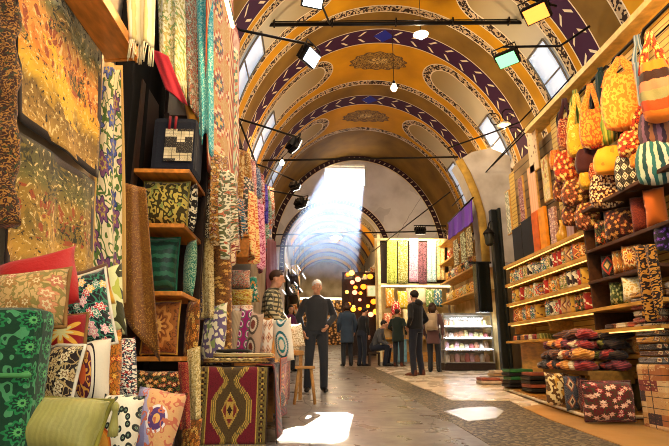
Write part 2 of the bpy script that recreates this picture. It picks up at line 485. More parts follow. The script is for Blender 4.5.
# thicken outward whatever the winding
n0 = ceil.data.polygons[NT * 5 + NT // 2].normal
ceil.modifiers[0].offset = 1 if n0.z > 0 else -1
ZTOP = VZ + VK * VR
M_plaster = mat('plaster', lambda g: g.ramp(g.noise(1.6, g.pos, 6), [(.3, hx('#a89a88')), (.55, hx('#cdc2b2')), (.75, hx('#ded6c8'))]), rough=.9, bump=.15, bs=6)
M_warmpl = mat('warm_plaster', lambda g: g.ramp(g.noise(1.6, g.pos, 6), [(.3, hx('#9c8c70')), (.55, hx('#c4b498')), (.75, hx('#d4c8b0'))]), rough=.9, bump=.15, bs=6)

# end wall with the lower arch
OX0, OX1, OZS, OZT = -1.08, 2.8, 4.85, 6.8
def path_out(t):
    if t < .25: return V((XR, 0, fz(20) - .1 + (VZ - fz(20) + .1) * t / .25))
    if t > .75: return V((VX - VR, 0, fz(20) - .1 + (VZ - fz(20) + .1) * (1 - t) / .25))
    p = ell(PI * (t - .25) / .5); return V((p.x, 0, p.z + .05))
def path_in(t):
    cx, r, k = (OX0 + OX1) / 2, (OX1 - OX0) / 2, (OZT - OZS) / ((OX1 - OX0) / 2)
    if t < .25: return V((OX1, 0, fz(20) - .1 + (OZS - fz(20) + .1) * t / .25))
    if t > .75: return V((OX0, 0, fz(20) - .1 + (OZS - fz(20) + .1) * (1 - t) / .25))
    a = PI * (t - .25) / .5; return V((cx + r * math.cos(a), 0, OZS + k * r * math.sin(a)))
def ring(mb, pa, pb, y, th, n=96):
    vs, fs = [], []
    for i in range(n + 1):
        t = i / n; a, c = pa(t), pb(t)
        vs += [(a.x, y, a.z), (c.x, y, c.z), (c.x, y + th, c.z), (a.x, y + th, a.z)]
    for i in range(n):
        o = i * 4
        for k in range(4): fs.append([o + k, o + (k + 1) % 4, o + 4 + (k + 1) % 4, o + 4 + k])
    uv = [((i // 4) / n, (i % 4 in (1, 2)) * 1.0) for i in range(len(vs))]
    mb.add(vs, fs, uv, 0, False)
def endm(g):
    n = g.noise(1.1, g.pos, 6); x, y, z = g.xyz(g.pos)
    crack = abs(x - 3.6 - (z - 6) * .6 + (g.noise(2, g.pos, 3) - .5) * .25) < .012
    st = g.noise(.5, g.pos, 3)
    c = g.ramp(n, [(.3, hx('#bdb6b0')), (.55, hx('#ddd8d2')), (.8, hx('#ece8e4'))])
    return g.lay(c, ((st > .58) * .25, hx('#8b8078')), (crack * (z > 5.4) * (z < 7.2) * .6, hx('#6a5c50')))
mb = MB(); ring(mb, path_out, path_in, Y1 - .06, .5); wb = mk('wall_back', mb, mat('end_wall_plaster', endm, rough=.9, bump=.12, bs=5), kind='structure')
b = MB(); b.box(((WIN_X[0] + WIN_X[1]) / 2, Y1 + .2, (WIN_Z[0] + WIN_Z[1]) / 2), (WIN_X[1] - WIN_X[0], 2.0, WIN_Z[1] - WIN_Z[0])); cut = mk('cutter', b, M_plaster)
bo = wb.modifiers.new('opening', 'BOOLEAN'); bo.operation = 'DIFFERENCE'; bo.object = cut; bo.solver = 'EXACT'
bpy.context.view_layer.update(); wm = bpy.data.meshes.new_from_object(wb.evaluated_get(bpy.context.evaluated_depsgraph_get())); wb.modifiers.clear(); wb.data = wm; bpy.data.objects.remove(cut)
t = thing('window_9', None, None, ((WIN_X[0] + WIN_X[1]) / 2, Y1, WIN_Z[0])); t['kind'] = 'structure'
b = MB()
for x in WIN_X: b.box((x, Y1 + .1, (WIN_Z[0] + WIN_Z[1]) / 2), (.05, .12, WIN_Z[1] - WIN_Z[0] + .05))
for z in WIN_Z: b.box(((WIN_X[0] + WIN_X[1]) / 2, Y1 + .1, z), (WIN_X[1] - WIN_X[0], .12, .05))
mk('frame', b, plain('pale_window_frame', '#b8b4ac', rough=.7), t)
def band(pf, off):
    def f(t):
        p = pf(t); e = .004; q = (pf(min(1, t + e)) - pf(max(0, t - e))); n = V((q.z, 0, -q.x)).normalized() if q.length else V((1, 0, 0))
        return p + n * off
    return f
def arcband(name, pf, o0, o1, y, th, m):
    mb = MB(); ring(mb, lambda t: band(pf, o0)(.2 + .6 * t), lambda t: band(pf, o1)(.2 + .6 * t), y, th); mk(name, mb, m, kind='structure')
def bandm(g):
    u, v = g.uv(); s = (u * 60).fr()
    return g.lay(hx('#2e1420'), (((abs(s - .5 + (v - .5) * .3) < .10) * v.bt(.3, .7)), hx('#b8a080')), (v < .1, hx('#e0cfa8')), (v > .9, hx('#e0cfa8')))
M_band = mat('painted_arch_band', bandm, rough=.8)
arcband('trim_1', path_out, -.26, -.02, Y1 - .10, .05, M_band)
arcband('trim_2', path_in, 0.0, .24, Y1 - .12, .07, M_band)

# lower, narrower passage beyond the arch
def inner_mat(g):
    u, v = g.uv(); au = abs(u); s = ((v - 19.9) / 2.4).fr(); w0 = g.vec(u, v)
    fil = (g.noise(5, w0, 2) * 30).sin() > 0
    c = g.ramp(g.noise(1, w0, 4), [(.3, hx('#c98a18')), (.7, hx('#dda02a'))])
    c = g.lay(c, (s < .62, hx('#8c7a58')), (s < .55, g.mix(fil, hx('#2b1712'), hx('#b8a480'))), (s < .42, hx('#978b70')), (s < .15, hx('#3a1830')))
    return g.lay(c, (au > 2.3, hx('#8d8372')))
inn = vault('ceiling_passage', Y1 + .3, 33.0, 60, (OX0 + OX1) / 2, (OX1 - OX0) / 2 + .02, (OZT - OZS) / ((OX1 - OX0) / 2), OZS, mat('painted_passage_vault', inner_mat, rough=.8))
n0 = inn.data.polygons[NT * 3 + NT // 2].normal; inn.modifiers[0].offset = 1 if n0.z > 0 else -1
for nm, x0, x1 in (('wall_passage_left', OX0 - .3, OX0), ('wall_passage_right', OX1, OX1 + .3)):
    b = MB(); b.box(((x0 + x1) / 2, 26.7, 2.9), (x1 - x0, 12.9, 4.3)); mk(nm, b, M_warmpl, kind='structure')
b = MB(); b.box(((OX0 + OX1) / 2, 33.1, 4.3), (4.6, .2, 6.2)); mk('wall_passage_end', b, M_warmpl, kind='structure')

# side walls under the vault
b = MB(); b.box((XL - .15, 8.4, 2.4), (.3, 23, 5.4)); mk('wall_left', b, M_warmpl, kind='structure')
b = MB(); b.box((XR + .14, 8.4, 2.4), (.3, 23, 4.7)); mk('wall_right', b, M_warmpl, kind='structure')
# pier ribs at the right, where the painted ribs come down the wall
cv = [(459, 160), (467, 174), (475, 193), (481, 213), (484, 234), (486, 262)]
b = MB(); b.slab([F(px, py, 11.4) for px, py in cv + [(516, 262), (510, 156), (490, 148), (472, 152)]], (0, .7, 0)); mk('pillar_4', b, M_plaster, kind='structure')
b = MB(); b.tube([F(px, py, 11.36) for px, py in cv], [(.10, .06)] * 6, 8, side=V((1, 0, 0))); mk('trim_5', b, plain('ochre_paint', '#b08a3a', rough=.8), kind='structure')
for i, y in enumerate((8.2, 11.6, 15.0)):
    b = MB(); b.box((XR - .10, y, 2.6), (.22, .75, 4.3), bev=.03); mk('pillar_%d' % (i + 1), b, M_warmpl, kind='structure')
b = MB(); b.box((XR - .06, 12.2, VZ + .02), (.16, 15.2, .16), bev=.03); mk('trim_3', b, M_warmpl, kind='structure')

# windows low in the tongue panels
M_frame = plain('window_frame_wood', '#6d6658', rough=.6)
M_sky = mat('daylit_glass', '#cfdcec', rough=.3, emit='#c4d8f4', es=.5)
def arc_pt(u, y, inset):
    lo, hi = 0, NT
    s = u + HALF
    i = max(0, min(NT - 1, int(np.searchsorted(_arc, s)) - 1)); f = (s - _arc[i]) / (_arc[i + 1] - _arc[i])
    t = _ts[i] + (_ts[i + 1] - _ts[i]) * f; p = ell(t); n = (p - V((VX, 0, VZ - .6))).normalized(); p = p - n * inset
    return V((p.x, y, p.z))
wn = 0
for y in (5.95, 9.35, 12.75, 16.15):
    for sg in (-1, 1):
        wn += 1
        t = thing('window_%d' % wn, None, None, arc_pt(sg * 4.0, y, 0)); t['kind'] = 'structure'
        g_ = MB(); g_.grid(lambda a, c: arc_pt(sg * (3.5 + 1.3 * a), y - .36 + .72 * c, .03), 10, 2, .02); mk('pane', g_, M_sky, t)
        fr = MB()
        for c in (-.38, .38): fr.tube([arc_pt(sg * (3.46 + 1.38 * k / 8), y + c, .05) for k in range(9)], .022, 6)
        for a in (3.46, 4.15, 4.84): fr.tube([arc_pt(sg * a, y - .38, .05), arc_pt(sg * a, y + .38, .05)], .018, 6)
        mk('frame', fr, M_frame, t)

# ================================================================ LIGHT
SUN_TO = V((-.50, 5.45, .27)); SUN_FROM = V(((WIN_X[0] + WIN_X[1]) / 2, Y1, (WIN_Z[0] + WIN_Z[1]) / 2))
sd = (SUN_TO - SUN_FROM).normalized()
def lamp(name, kind, loc, power, color='#ffffff', size=.1, target=None, **kw):
    l = bpy.data.lights.new(name, kind); l.energy = power; l.color = hx(color)[:3]
    if kind == 'AREA': l.size = size
    elif kind in ('POINT', 'SPOT'): l.shadow_soft_size = size
    for k, v in kw.items(): setattr(l, k, v)
    o = bpy.data.objects.new(name, l); COL.objects.link(o); o.location = V(loc)
    if target is not None: o.rotation_euler = (V(target) - V(loc)).to_track_quat('-Z', 'Y').to_euler()
    return o
sun = lamp('sun', 'SUN', SUN_FROM - sd * 20, 95.0, '#ffffff'); sun.data.angle = .012
sun.rotation_euler = sd.to_track_quat('-Z', 'Y').to_euler()
w = bpy.data.worlds.new('daylight'); SC.world = w; w.use_nodes = True
bgn = w.node_tree.nodes['Background']; bgn.inputs[0].default_value = hx('#fff6ea'); bgn.inputs[1].default_value = 1.8
# dust hanging in the shaft of sun
hz = MB(); x0, x1 = WIN_X; z0, z1 = WIN_Z
cor = [V((x0, Y1 - .14, z1)), V((x1, Y1 - .14, z1)), V((x1, Y1 - .14, z0)), V((x0, Y1 - .14, z0))]
L = 15.6
bot = []
for c in cor:
    t = 0; p = V(c)
    k = (p.z - 2.3) / (-sd.z); bot.append(p + sd * k)
hz.hexa(bot, cor)
gm = bpy.data.materials.new('sunlit_dust'); gm.use_nodes = True; nt = gm.node_tree; nt.nodes.clear()
vo = nt.nodes.new('ShaderNodeOutputMaterial'); vs_ = nt.nodes.new('ShaderNodeVolumeScatter'); nt.links.new(vs_.outputs[0], vo.inputs[1])
vs_.inputs['Color'].default_value = hx('#a9c8fb'); vs_.inputs['Density'].default_value = .10; vs_.inputs['Anisotropy'].default_value = .3
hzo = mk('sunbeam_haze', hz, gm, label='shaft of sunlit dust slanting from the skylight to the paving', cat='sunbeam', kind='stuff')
_ge = nt.nodes.new('ShaderNodeNewGeometry'); _sx = nt.nodes.new('ShaderNodeSeparateXYZ'); _mr = nt.nodes.new('ShaderNodeMapRange')   # density ramp shaped so the beam fades out low down
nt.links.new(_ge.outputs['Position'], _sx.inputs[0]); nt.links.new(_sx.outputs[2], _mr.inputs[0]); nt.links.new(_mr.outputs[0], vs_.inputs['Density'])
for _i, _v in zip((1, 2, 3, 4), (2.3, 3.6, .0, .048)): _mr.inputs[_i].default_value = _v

SC.view_settings.view_transform = 'Standard'; SC.view_settings.look = 'None'; SC.view_settings.gamma = 1; SC.view_settings.use_curve_mapping = False
SC.view_settings.exposure = 0.25
SC.cycles.use_denoising = True; SC.cycles.pixel_filter_type = 'BLACKMAN_HARRIS'; SC.cycles.filter_width = 1.0
SC.cycles.volume_step_rate = 4.0
SC.cycles.max_bounces = 8; SC.cycles.diffuse_bounces = 4; SC.cycles.transparent_max_bounces = 8; SC.cycles.volume_bounces = 0
SC.cycles.sample_clamp_indirect = 6.0
# ================================================================ LEFT SHOP
RT, UPV = V((1, 0, 0)), V((0, 0, 1))
M_orwood = mat('orange_varnished_wood', p_wood('#d98a34'), rough=.35, spec=.4)
M_wood = mat('honey_wood', p_wood('#b9813f'), rough=.5)
M_dkwood = mat('dark_wood', p_wood('#2e1c10'), rough=.55)
M_metal = plain('black_iron', '#171412', rough=.45, metal=.6)
M_white = plain('white_thread', '#e6dcc0', rough=.8)

def cushion(name, label, cx, cy, wp, hp, d, t, m, tilt=0.0, lean=0.0, yaw=0.0, seed=0, pinch=.05, group=None, cat='cushion', piping=None, flat=2.2, tassel=None, n=14):
    """cushion facing the lane: centre pixel, apparent size, distance; tilt in its own plane, lean back, yaw"""
    c = F(cx, cy, d); k = d / FPX * 1.03; w, h = wp * k, hp * k
    R = Matrix.Rotation(-yaw, 3, 'Z') @ Matrix.Rotation(-lean, 3, 'X') @ Matrix.Rotation(-tilt, 3, 'Y')
    ax, up_ = R @ RT, R @ UPV
    mb = MB(); mb.pillow(c, ax, up_, w, h, t, n, pinch, seed, 0, flat)
    if not piping and not tassel:
        return mk(name, mb, m, None, label, cat, group, weld=True)
    T = thing(name, label, cat, c - V((0, 0, h / 2)), group)
    mk('cover', mb, m, T, weld=True)
    N = n * 4; rim = []
    def ed(a, b):
        pa = 1 - pinch * max(0, 1 - b * b) ** .5; pb = 1 - pinch * max(0, 1 - a * a) ** .5
        return c + ax * (a * pa * .5 * w) + up_ * (b * pb * .5 * h)
    if piping:
        for i in range(n): rim.append(ed(-1 + 2 * i / n, -1))
        for i in range(n): rim.append(ed(1, -1 + 2 * i / n))
        for i in range(n): rim.append(ed(1 - 2 * i / n, 1))
        for i in range(n + 1): rim.append(ed(-1, 1 - 2 * i / n))
        b = MB(); b.tube(rim, .009, 6); mk('piping', b, piping, T)
    if tassel:
        for a, bb in ((-1, 1), (1, 1), (-1, -1), (1, -1)):
            p = ed(a, bb); b = MB(); q = p + ax * a * .02
            b.lathe([(.004, 0), (.014, -.012), (.014, -.03), (.009, -.036), (.018, -.09), (.02, -.12), (.0, -.122)], q + V((0, -.03, .0)), 10)
            mk('tassel', b, tassel, T)
    return T

def drape(name, label, TL, TR, BR, BL, m, amp=.03, nf=3, cat='textile', group=None, bottom=None, th=.008, nu=24, nv=20, ph=0.0, parent=None, fringe=None, sag=0.0, mb_only=False):
    """hanging cloth between four corners (world points); folds deepen towards the hem"""
    TL, TR, BR, BL = V(TL), V(TR), V(BR), V(BL); nrm = (TR - TL).cross(BL - TL); nrm = nrm.normalized() if nrm.length else V((0, -1, 0))
    def fn(u, v):
        w = 1 - v; p = (BL * (1 - u) + BR * u) * w + (TL * (1 - u) + TR * u) * v
        if bottom: p = p + (BL - TL) * (bottom(u) * w)
        k = amp * (.35 + .65 * w)
        p = p + nrm * (k * math.sin(2 * PI * nf * u + ph + 1.2 * math.sin(2.2 * v + ph)) + .25 * k * math.sin(2 * PI * nf * 2.3 * u + 2 * ph))
        return p + V((0, 0, -sag * 4 * u * (1 - u) * v))
    mb = MB(); mb.grid(fn, nu, nv, th)
    if mb_only: return mb
    if not fringe: return mk(name, mb, m, parent, label, cat, group)
    T = thing(name, label, cat, (TL + TR + BL + BR) / 4 - V((0, 0, (TL - BL).length / 2)), group)
    mk('cloth', mb, m, T)
    fb = MB(); nn = 22
    for i in range(nn):
        p = fn((i + .5) / nn, 0); q = p + V((rnd.uniform(-.01, .01), 0, -fringe[1]))
        fb.tube([p, (p + q) / 2 + V((rnd.uniform(-.005, .005), 0, 0)), q], .004, 4)
    f = mk('fringe', fb, fringe[0], T); f['kind'] = 'stuff'
    return T
def sdrape(name, label, xa, ya0, xb, yb0, yb1, ya1, x, m, x2=None, **k):
    """drape on the side plane X=x; pixel corners: (xa,ya0) top near, (xb,yb0) top far, yb1/ya1 hems"""
    x2 = x if x2 is None else x2
    A, B = S(xa, ya0, x), S(xb, yb0, x2); D = S(xa, ya1, x); C = S(xb, yb1, x2)
    return drape(name, label, A, B, C, D, m, **k)
def fdrape(name, label, TL, TR, BR, BL, d, m, **k):
    return drape(name, label, F(*TL, d), F(*TR, d), F(*BR, d), F(*BL, d), m, **k)

# ---- board fascia over the shop corner
b = MB(); a0, a1 = F(58, -14, 3.55), F(137, 62, 3.55); zb = F(135, 60, 3.55).z
b.box((-1.52 + .32, 3.62, zb + .30), (.60, .9, .05), bev=.01)
T = thing('canopy_board', 'orange varnished boarding over the hung tapestries', 'board', (-1.2, 3.6, zb))
p0, p1, p2, p3 = F(52, -30, 2.9), F(100, -30, 2.9), F(138, 44, 3.75), F(138, 62, 3.75)
bb = MB(); bb.slab([S(60, -6, -1.45), F(106, 59, 3.32), F(137, 57, 3.32), F(99, -6, S(60, -6, -1.45).y)], (0, 0, .07)); mk('board', bb, M_orwood, T)
bb = MB(); bb.slab([F(104, 61, 3.34), F(137, 59, 3.34), F(137, 46, 3.34), F(104, 48, 3.34)], (0, .02, 0)); mk('batten', bb, M_orwood, T)
bb = MB(); e0, e1 = F(112, 46, 3.9), F(135, 62, 3.9); bb.box(((e0 + e1) / 2), (abs(e1.x - e0.x), .12, .10), bev=.01); mk('bracket', bb, M_orwood, T)

# ---- hung tapestries
def picture(sky, far, mid, path, lo):
    def bd(g):
        u, v = g.uv(); w = g.vec(u + (g.noise(4) - .5) * .2, v + (g.noise(5) - .5) * .25)
        n = g.noise(7, w, 5, .6); n2 = g.noise(30, w, 4, .65); h = v + (n - .5) * .35
        c = g.ramp(h, [(.0, hx(lo)), (.22, hx('#7a5c22')), (.34, hx(path)), (.52, hx(mid)), (.66, hx(far)), (.80, hx('#6a6428')), (.92, hx(sky))])
        rd = abs(u - .45 + (v - .4) * .6 + (n - .5) * .3) < .09
        c = g.lay(c, (rd * (v < .58) * (v > .2), hx(path)))
        br = g.vor(20, w, 'F1', '2D', .6); k = g.xyz(br.outputs['Color'])
        hs = (E(g, br.outputs['Distance']) < .42) * v.bt(.42, .72) * (k[1] > .35)
        c = g.lay(c, (hs, g.mix(k[0] > .5, hx(far), hx('#a24a16'))), ((n2 > .61), hx('#221a0c')), ((n2 < .41) * .85, hx('#f0d890')))
        tr = (g.noise(3.2, w, 3) > .56) * (v > .45)
        c = g.lay(c, (tr * (n2 > .52), hx('#2b2d12')), (tr * (n2 < .46), hx('#7d6a20')))
        e = u.mn(1 - u).mn(v.mn(1 - v)); 
        return g.lay(c, ((e < .05) * ((u * 9 + v * 9).sin() > 0), hx('#2a1a0c')), (e < .012, hx('#20140a')))
    return bd
M_tap1 = cloth('sunny_village_tapestry', picture('#a8a888', '#e09a3c', '#d07a20', '#ecb824', '#c89a3c'), bs=160)
M_tap2 = cloth('dim_garden_tapestry', picture('#4a4420', '#a07c28', '#7c6620', '#c89a34', '#4a3a14'), bs=160)
drape('tapestry', 'large golden tapestry of a village road, upper of two on the left wall', S(17, -78, -1.47), S(101, 50, -1.47), S(98, 178, -1.47), S(18, 118, -1.47), M_tap1, amp=.012, nf=1.5, cat='tapestry', sag=-.02)
drape('tapestry', 'darker olive tapestry hanging below the village one', S(15, 128, -1.46), S(95, 182, -1.46), S(93, 305, -1.42), S(4, 312, -1.42), M_tap2, amp=.02, nf=2, cat='tapestry')
M_shag = cloth('braided_shag', p_fil('#3b1d10', '#a8742c', 9, 30, .25, 6, '#1f3a20'), bump=.9, bs=25)
mb = MB(); A, B = F(8, -60, 2.3), F(5, 225, 2.3)
pts = [A.lerp(B, i / 30) + V((.012 * math.sin(i * .9), .01 * math.cos(i * 1.3), 0)) for i in range(31)]
mb.tube(pts, [(.055 + .006 * math.sin(i * 2.1), .035) for i in range(31)], 12, side=V((1, 0, 0)))
mk('hanging_runner', mb, M_shag, None, 'dark braided shaggy runner hanging at the left edge', 'rug')
M_blue = cloth('cream_blue_flower_cloth', p_floral('#e4d3a4', ['#3c4a86', '#54609c', '#7a4a6a'], '#b9a04a', '#4f6a2c', 1.7, 3.4, '#2a2c4a', '#caa055'))
drape('flower_hanging', 'cream hanging cloth with blue flowers and green vines', F(103, 62, 3.5), F(122, 66, 3.6), F(126, 300, 3.55), F(92, 262, 3.4), M_blue, amp=.035, nf=1.5, bottom=lambda u: .07 * math.sin(u * 3.0), cat='textile')
M_gold = cloth('bronze_sequin_cloth', p_speck('#8a5618', ['#c8842a', '#9a5216', '#e8b04a', '#5a3414'], 46, 2.6, .28), rough=.5)
fdrape('sequin_hanging', 'bronze sequinned hanging with a pointed hem beside the shelves', (120, 182), (146, 188), (161, 342), (110, 312), 3.85, M_gold, amp=.02, nf=1.5, bottom=lambda u: .14 * max(0, u - .3) * 1.4, cat='textile')

# ---- corner shelf unit
ux0, ux1, uy0, uy1 = -1.5, -1.03, 4.15, 4.85
T = thing('corner_shelf', 'tall corner shelf unit of orange boards stacked with cushions', 'shelf', (-1.27, 4.5, fz(4.5)))
for z, xr in ((2.45, -1.04), (1.98, -1.05), (1.43, -1.03), (.93, -1.0)):
    b = MB(); b.box(((ux0 + xr) / 2, (uy0 + uy1) / 2, z + .018), (xr - ux0, uy1 - uy0, .036), bev=.006); mk('board', b, M_orwood, T)
b = MB(); b.box((-1.27, uy1 + .01, 2.05), (.48, .02, 2.52)); mk('back_panel', b, M_dkwood, T)
b = MB(); b.box((ux0 - .01, 4.5, 2.05), (.025, .70, 2.52)); mk('side_panel', b, M_dkwood, T)
for x, y in ((-1.46, 4.82), (-1.05, 4.82)):
    b = MB(); b.box((x, y, 2.05), (.035, .035, 2.52)); mk('post', b, M_dkwood, T)

M_navy = cloth('navy_velvet', '#0d1424')
M_bead = cloth('beaded_grid', p_patch(['#d8cfae', '#1b1a1c', '#c8bc96', '#23201e'], 7, 6, '#2a2418', 20), rough=.5)
def on_shelf(name, label, cx, z, wp, hp, d, t, m, **k):
    """cushion standing on a board whose upper face is at z"""
    kx = d / FPX * 1.03; c = F(cx, 200, d); q = V((c.x, d, z + hp * kx / 2 + .014)) - CAMP
    py = CY - FPX * q.dot(_up) / q.dot(_fw); px = CX + FPX * q.dot(_rt) / q.dot(_fw)
    return cushion(name, label, px, py, wp, hp, d, t, m, **k)
t = thing('handbag', 'navy velvet bag with a beaded grid panel on the top shelf', 'bag', (-1.2, 4.4, 2.486))
b = MB(); b.box((-1.22, 4.42, 2.486 + .26), (.38, .34, .52), bev=.05); mk('body', b, M_navy, t)
b = MB(); b.box((-1.17, 4.237, 2.486 + .25), (.24, .012, .30), bev=.004); mk('beaded_panel', b, M_bead, t)
M_redf = cloth('crimson_cord', '#8e1220', rough=.6)
for x in (-1.26, -1.21): 
    b = MB(); b.tube([V((x, 4.235, 3.0)), V((x + .005, 4.22, 2.95)), V((x, 4.23, 2.88))], .012, 6); mk('strap', b, M_redf, t)
M_olv = cloth('olive_leaf_brocade', p_fil('#3d3510', '#c9b24e', 5, 24, .0, .8, '#8a9a4a'))
M_bw = cloth('black_cream_scroll', p_fil('#171310', '#e0d6b4', 5, 20, .2, 1.2))
on_shelf('cushion', 'olive and gold leaf-patterned cushion on the second shelf', 166, 2.016, 46, 47, 4.33, .20, M_olv, seed=3, piping=plain('olive_cord', '#8a7a34'))
cushion('cushion', 'black cushion with cream scrolls at the outer end of the second shelf', 190, 209, 24, 50, 4.45, .10, M_bw, yaw=.9, seed=4)
M_teal = cloth('emerald_silk', p_strip(['#12402e', '#1c5a40', '#0e3426', '#2a6a4a'], 12, 1, .12), rough=.4)
M_teal2 = cloth('sea_green_lace', p_fil('#2a7a64', '#a8c8a0', 9, 26, .3, 1.3))
on_shelf('cushion', 'emerald silk cushion on the third shelf', 166, 1.466, 34, 54, 4.35, .18, M_teal, seed=5, piping=plain('emerald_cord', '#1f5c43'))
cushion('cushion', 'sea green lace-edged cushion leaning outward on the third shelf', 190, 268, 20, 56, 4.5, .09, M_teal2, yaw=.9, seed=6)
M_orim = cloth('copper_round_embroidery', p_suzani('#9a5a20', '#c8843a', '#7a3c14', '#d8a050', 1, 1, '#6a3a12'))
on_shelf('cushion', 'copper cushion with a round medallion on the fourth shelf', 171, .966, 34, 50, 4.36, .20, M_orim, seed=7, piping=plain('gold_cord', '#b98a34'))
M_ora = cloth('amber_floral', p_floral('#8a4a14', ['#d88a2a', '#e0b050'], '#5a2a0c', '#4a3a10', 5))
cushion('cushion', 'narrow amber flowered cushion beside the copper one', 192, 330, 18, 56, 4.5, .10, M_ora, yaw=.7, seed=8)

# black basket of goods below the shelves
M_black = cloth('black_cotton', '#0c0a09')
M_emb = cloth('dark_embroidery', p_floral('#120d0a', ['#c87a2a', '#a03a1c', '#e0c080'], '#f0d890', '#5a5a20', 7))
T = thing('low_cabinet', 'dark open cabinet under the corner shelf', 'cabinet', (-1.26, 4.5, fz(4.5)))
b = MB(); b.box((-1.26, 4.55, .50), (.50, .55, .50)); mk('body', b, M_dkwood, T)
b = MB(); b.box((-1.26, 4.55, .77), (.52, .60, .03)); mk('top', b, M_dkwood, T)
cushion('cushion', 'black cushion embroidered with orange sprigs under the corner shelf', 154, 396, 54, 46, 4.12, .14, M_emb, tilt=-.05, seed=9)

# ---- cloths hung beside the shelf unit
M_cream = cloth('pale_gold_gauze', p_strip(['#e2d6a0', '#efe6c0', '#cdbb78', '#e8dcae'], 9, 0, .1), rough=.7)
M_cream2 = cloth('cream_green_shawl', p_fil('#e6dab0', '#b9a860', 6, 14, .5, 3, '#7f9a5a'))
M_rosy = cloth('rose_sprig_cloth', p_floral('#e8dcc4', ['#b03a3a', '#c86a5a'], '#e0c080', '#6a7a4a', 6, 4))
M_turq = cloth('turquoise_lace', p_fil('#2f9aa0', '#a9d8cc', 8, 24, .35, 5, '#5ab8b4'))
M_maro = cloth('crimson_wool', '#9c1a2c')
M_oker = cloth('mustard_wool', '#a8741c')
fdrape('hanging_shawl', 'pale gold fringed shawl hanging nearest the orange boarding', (124, -40), (156, -40), (153, 46), (128, 40), 3.15, M_cream, amp=.035, nf=2, fringe=(M_cream, .14), cat='shawl', ph=1)
fdrape('hanging_shawl', 'cream shawl with green figures, second from the boarding', (156, -40), (184, -40), (186, 98), (160, 62), 4.15, M_cream2, amp=.03, nf=2, cat='shawl', ph=2, bottom=lambda u: .06 * math.sin(u * 7))
fdrape('hanging_shawl', 'white shawl with rose sprigs hanging beside a turquoise one', (180, -40), (197, -40), (199, 120), (186, 100), 4.35, M_rosy, amp=.03, nf=1.5, cat='shawl', ph=.5)
fdrape('hanging_shawl', 'turquoise lace scarf hanging above the shelf unit', (195, -40), (213, -40), (213, 150), (199, 132), 4.22, M_turq, amp=.04, nf=2, cat='shawl', ph=.3, bottom=lambda u: .05 * math.sin(u * 9))
fdrape('hanging_cloth', 'crimson woollen cloth slung over the navy bag', (150, 48), (168, 56), (188, 106), (166, 90), 4.02, M_maro, amp=.02, nf=1, cat='cloth', ph=2)
fdrape('hanging_cloth', 'mustard cloth hanging behind the crimson one', (183, 96), (200, 100), (200, 132), (188, 122), 4.4, M_oker, amp=.02, nf=1, cat='cloth', ph=1)
M_kil1 = cloth('orange_cream_kilim', p_kilim('#c89a50', ['#c8601c', '#e8d0a0', '#8a2416', '#2a5a54', '#e0b050'], 1.5, 6, ('#b04a16', '#e0c890')))
M_kil2 = cloth('mint_rust_kilim', p_kilim('#b8c8a0', ['#c8622a', '#3f7a5a', '#e8d8a0'], 1, 9, ('#a83a1c', '#f0e8cc')))
M_flame = cloth('flame_suzani', p_suzani('#e8cfa0', '#d8581c', '#e89a3a', '#a8281c', 1.5, 2.5, '#c86a2a'))
sdrape('kilim', 'tall orange and cream kilim hanging beside the turquoise scarf', 208, -60, 232, -30, 196, 168, -.96, M_kil1, amp=.03, nf=1.5, cat='kilim')
sdrape('kilim', 'narrow mint kilim with rust edging hanging farther along', 229, 10, 240, 40, 176, 250, -1.04, M_kil2, amp=.03, nf=1, cat='kilim', ph=1)
fdrape('suzani', 'flame orange embroidered cloth gathered above the rolled carpet', (196, 152), (222, 150), (226, 232), (196, 176), 4.95, M_flame, amp=.04, nf=2, cat='textile', ph=1, bottom=lambda u: .12 * math.sin(u * 3))
M_nav2 = cloth('indigo_figured', p_speck('#141628', ['#2a3058', '#a88a4a', '#1a1a30'], 22, 2, .34))
M_crm3 = cloth('cream_gold_braid', p_fil('#d2bb7c', '#8a6a2c', 7, 22, .3, 4, '#f0e2b0'))
M_gy = cloth('golden_yellow_print', p_floral('#d8a838', ['#f0dc8a', '#b8501c'], '#7a2a10', '#6a7a2c', 6, 2))
lst = [('hanging_cloth', 'indigo figured cloth hanging at the end of the shelves', 190, 238, 201, 236, 312, 322, 4.92, M_nav2),
       ('hanging_cloth', 'cream and gold braided cloth hanging beside the indigo one', 201, 232, 213, 236, 318, 318, 4.96, M_crm3)]
for nm, lb, xa, ya, xb, yb, yc, yd, d, m_ in lst: fdrape(nm, lb, (xa, ya), (xb, yb), (xb + 1, yc), (xa, yd), d, m_, amp=.03, nf=1, cat='cloth')
M_bb = cloth('black_white_figured', p_fil('#14110e', '#d9cfae', 6, 22, .2, 2.4))
fdrape('hanging_cloth', 'black and white figured cloth above the indigo one', (196, 186), (212, 190), (212, 236), (197, 240), 4.9, M_bb, amp=.025, nf=1, cat='cloth', ph=2)
M_redor = cloth('red_crochet', p_speck('#8a1c1c', ['#c8302a', '#e8a04a', '#6a1418'], 30, 3, .3))
M_croc = cloth('gold_crochet', p_fil('#b99a4a', '#e8d8a0', 8, 26, .1, 3, '#6a5a24'))
fdrape('hanging_cloth', 'red crochet strip hanging under the shelf corner', (178, 362), (188, 362), (190, 428), (180, 430), 4.08, M_redor, amp=.02, nf=1, cat='cloth')
fdrape('hanging_cloth', 'golden crochet strip beside the patterned rug table', (187, 350), (200, 346), (200, 418), (188, 424), 4.3, M_croc, amp=.025, nf=1, cat='cloth')
cushion('cushion', 'small burnt orange cushion at the foot of the crochet strips', 191, 438, 18, 34, 4.3, .1, M_ora, seed=12)

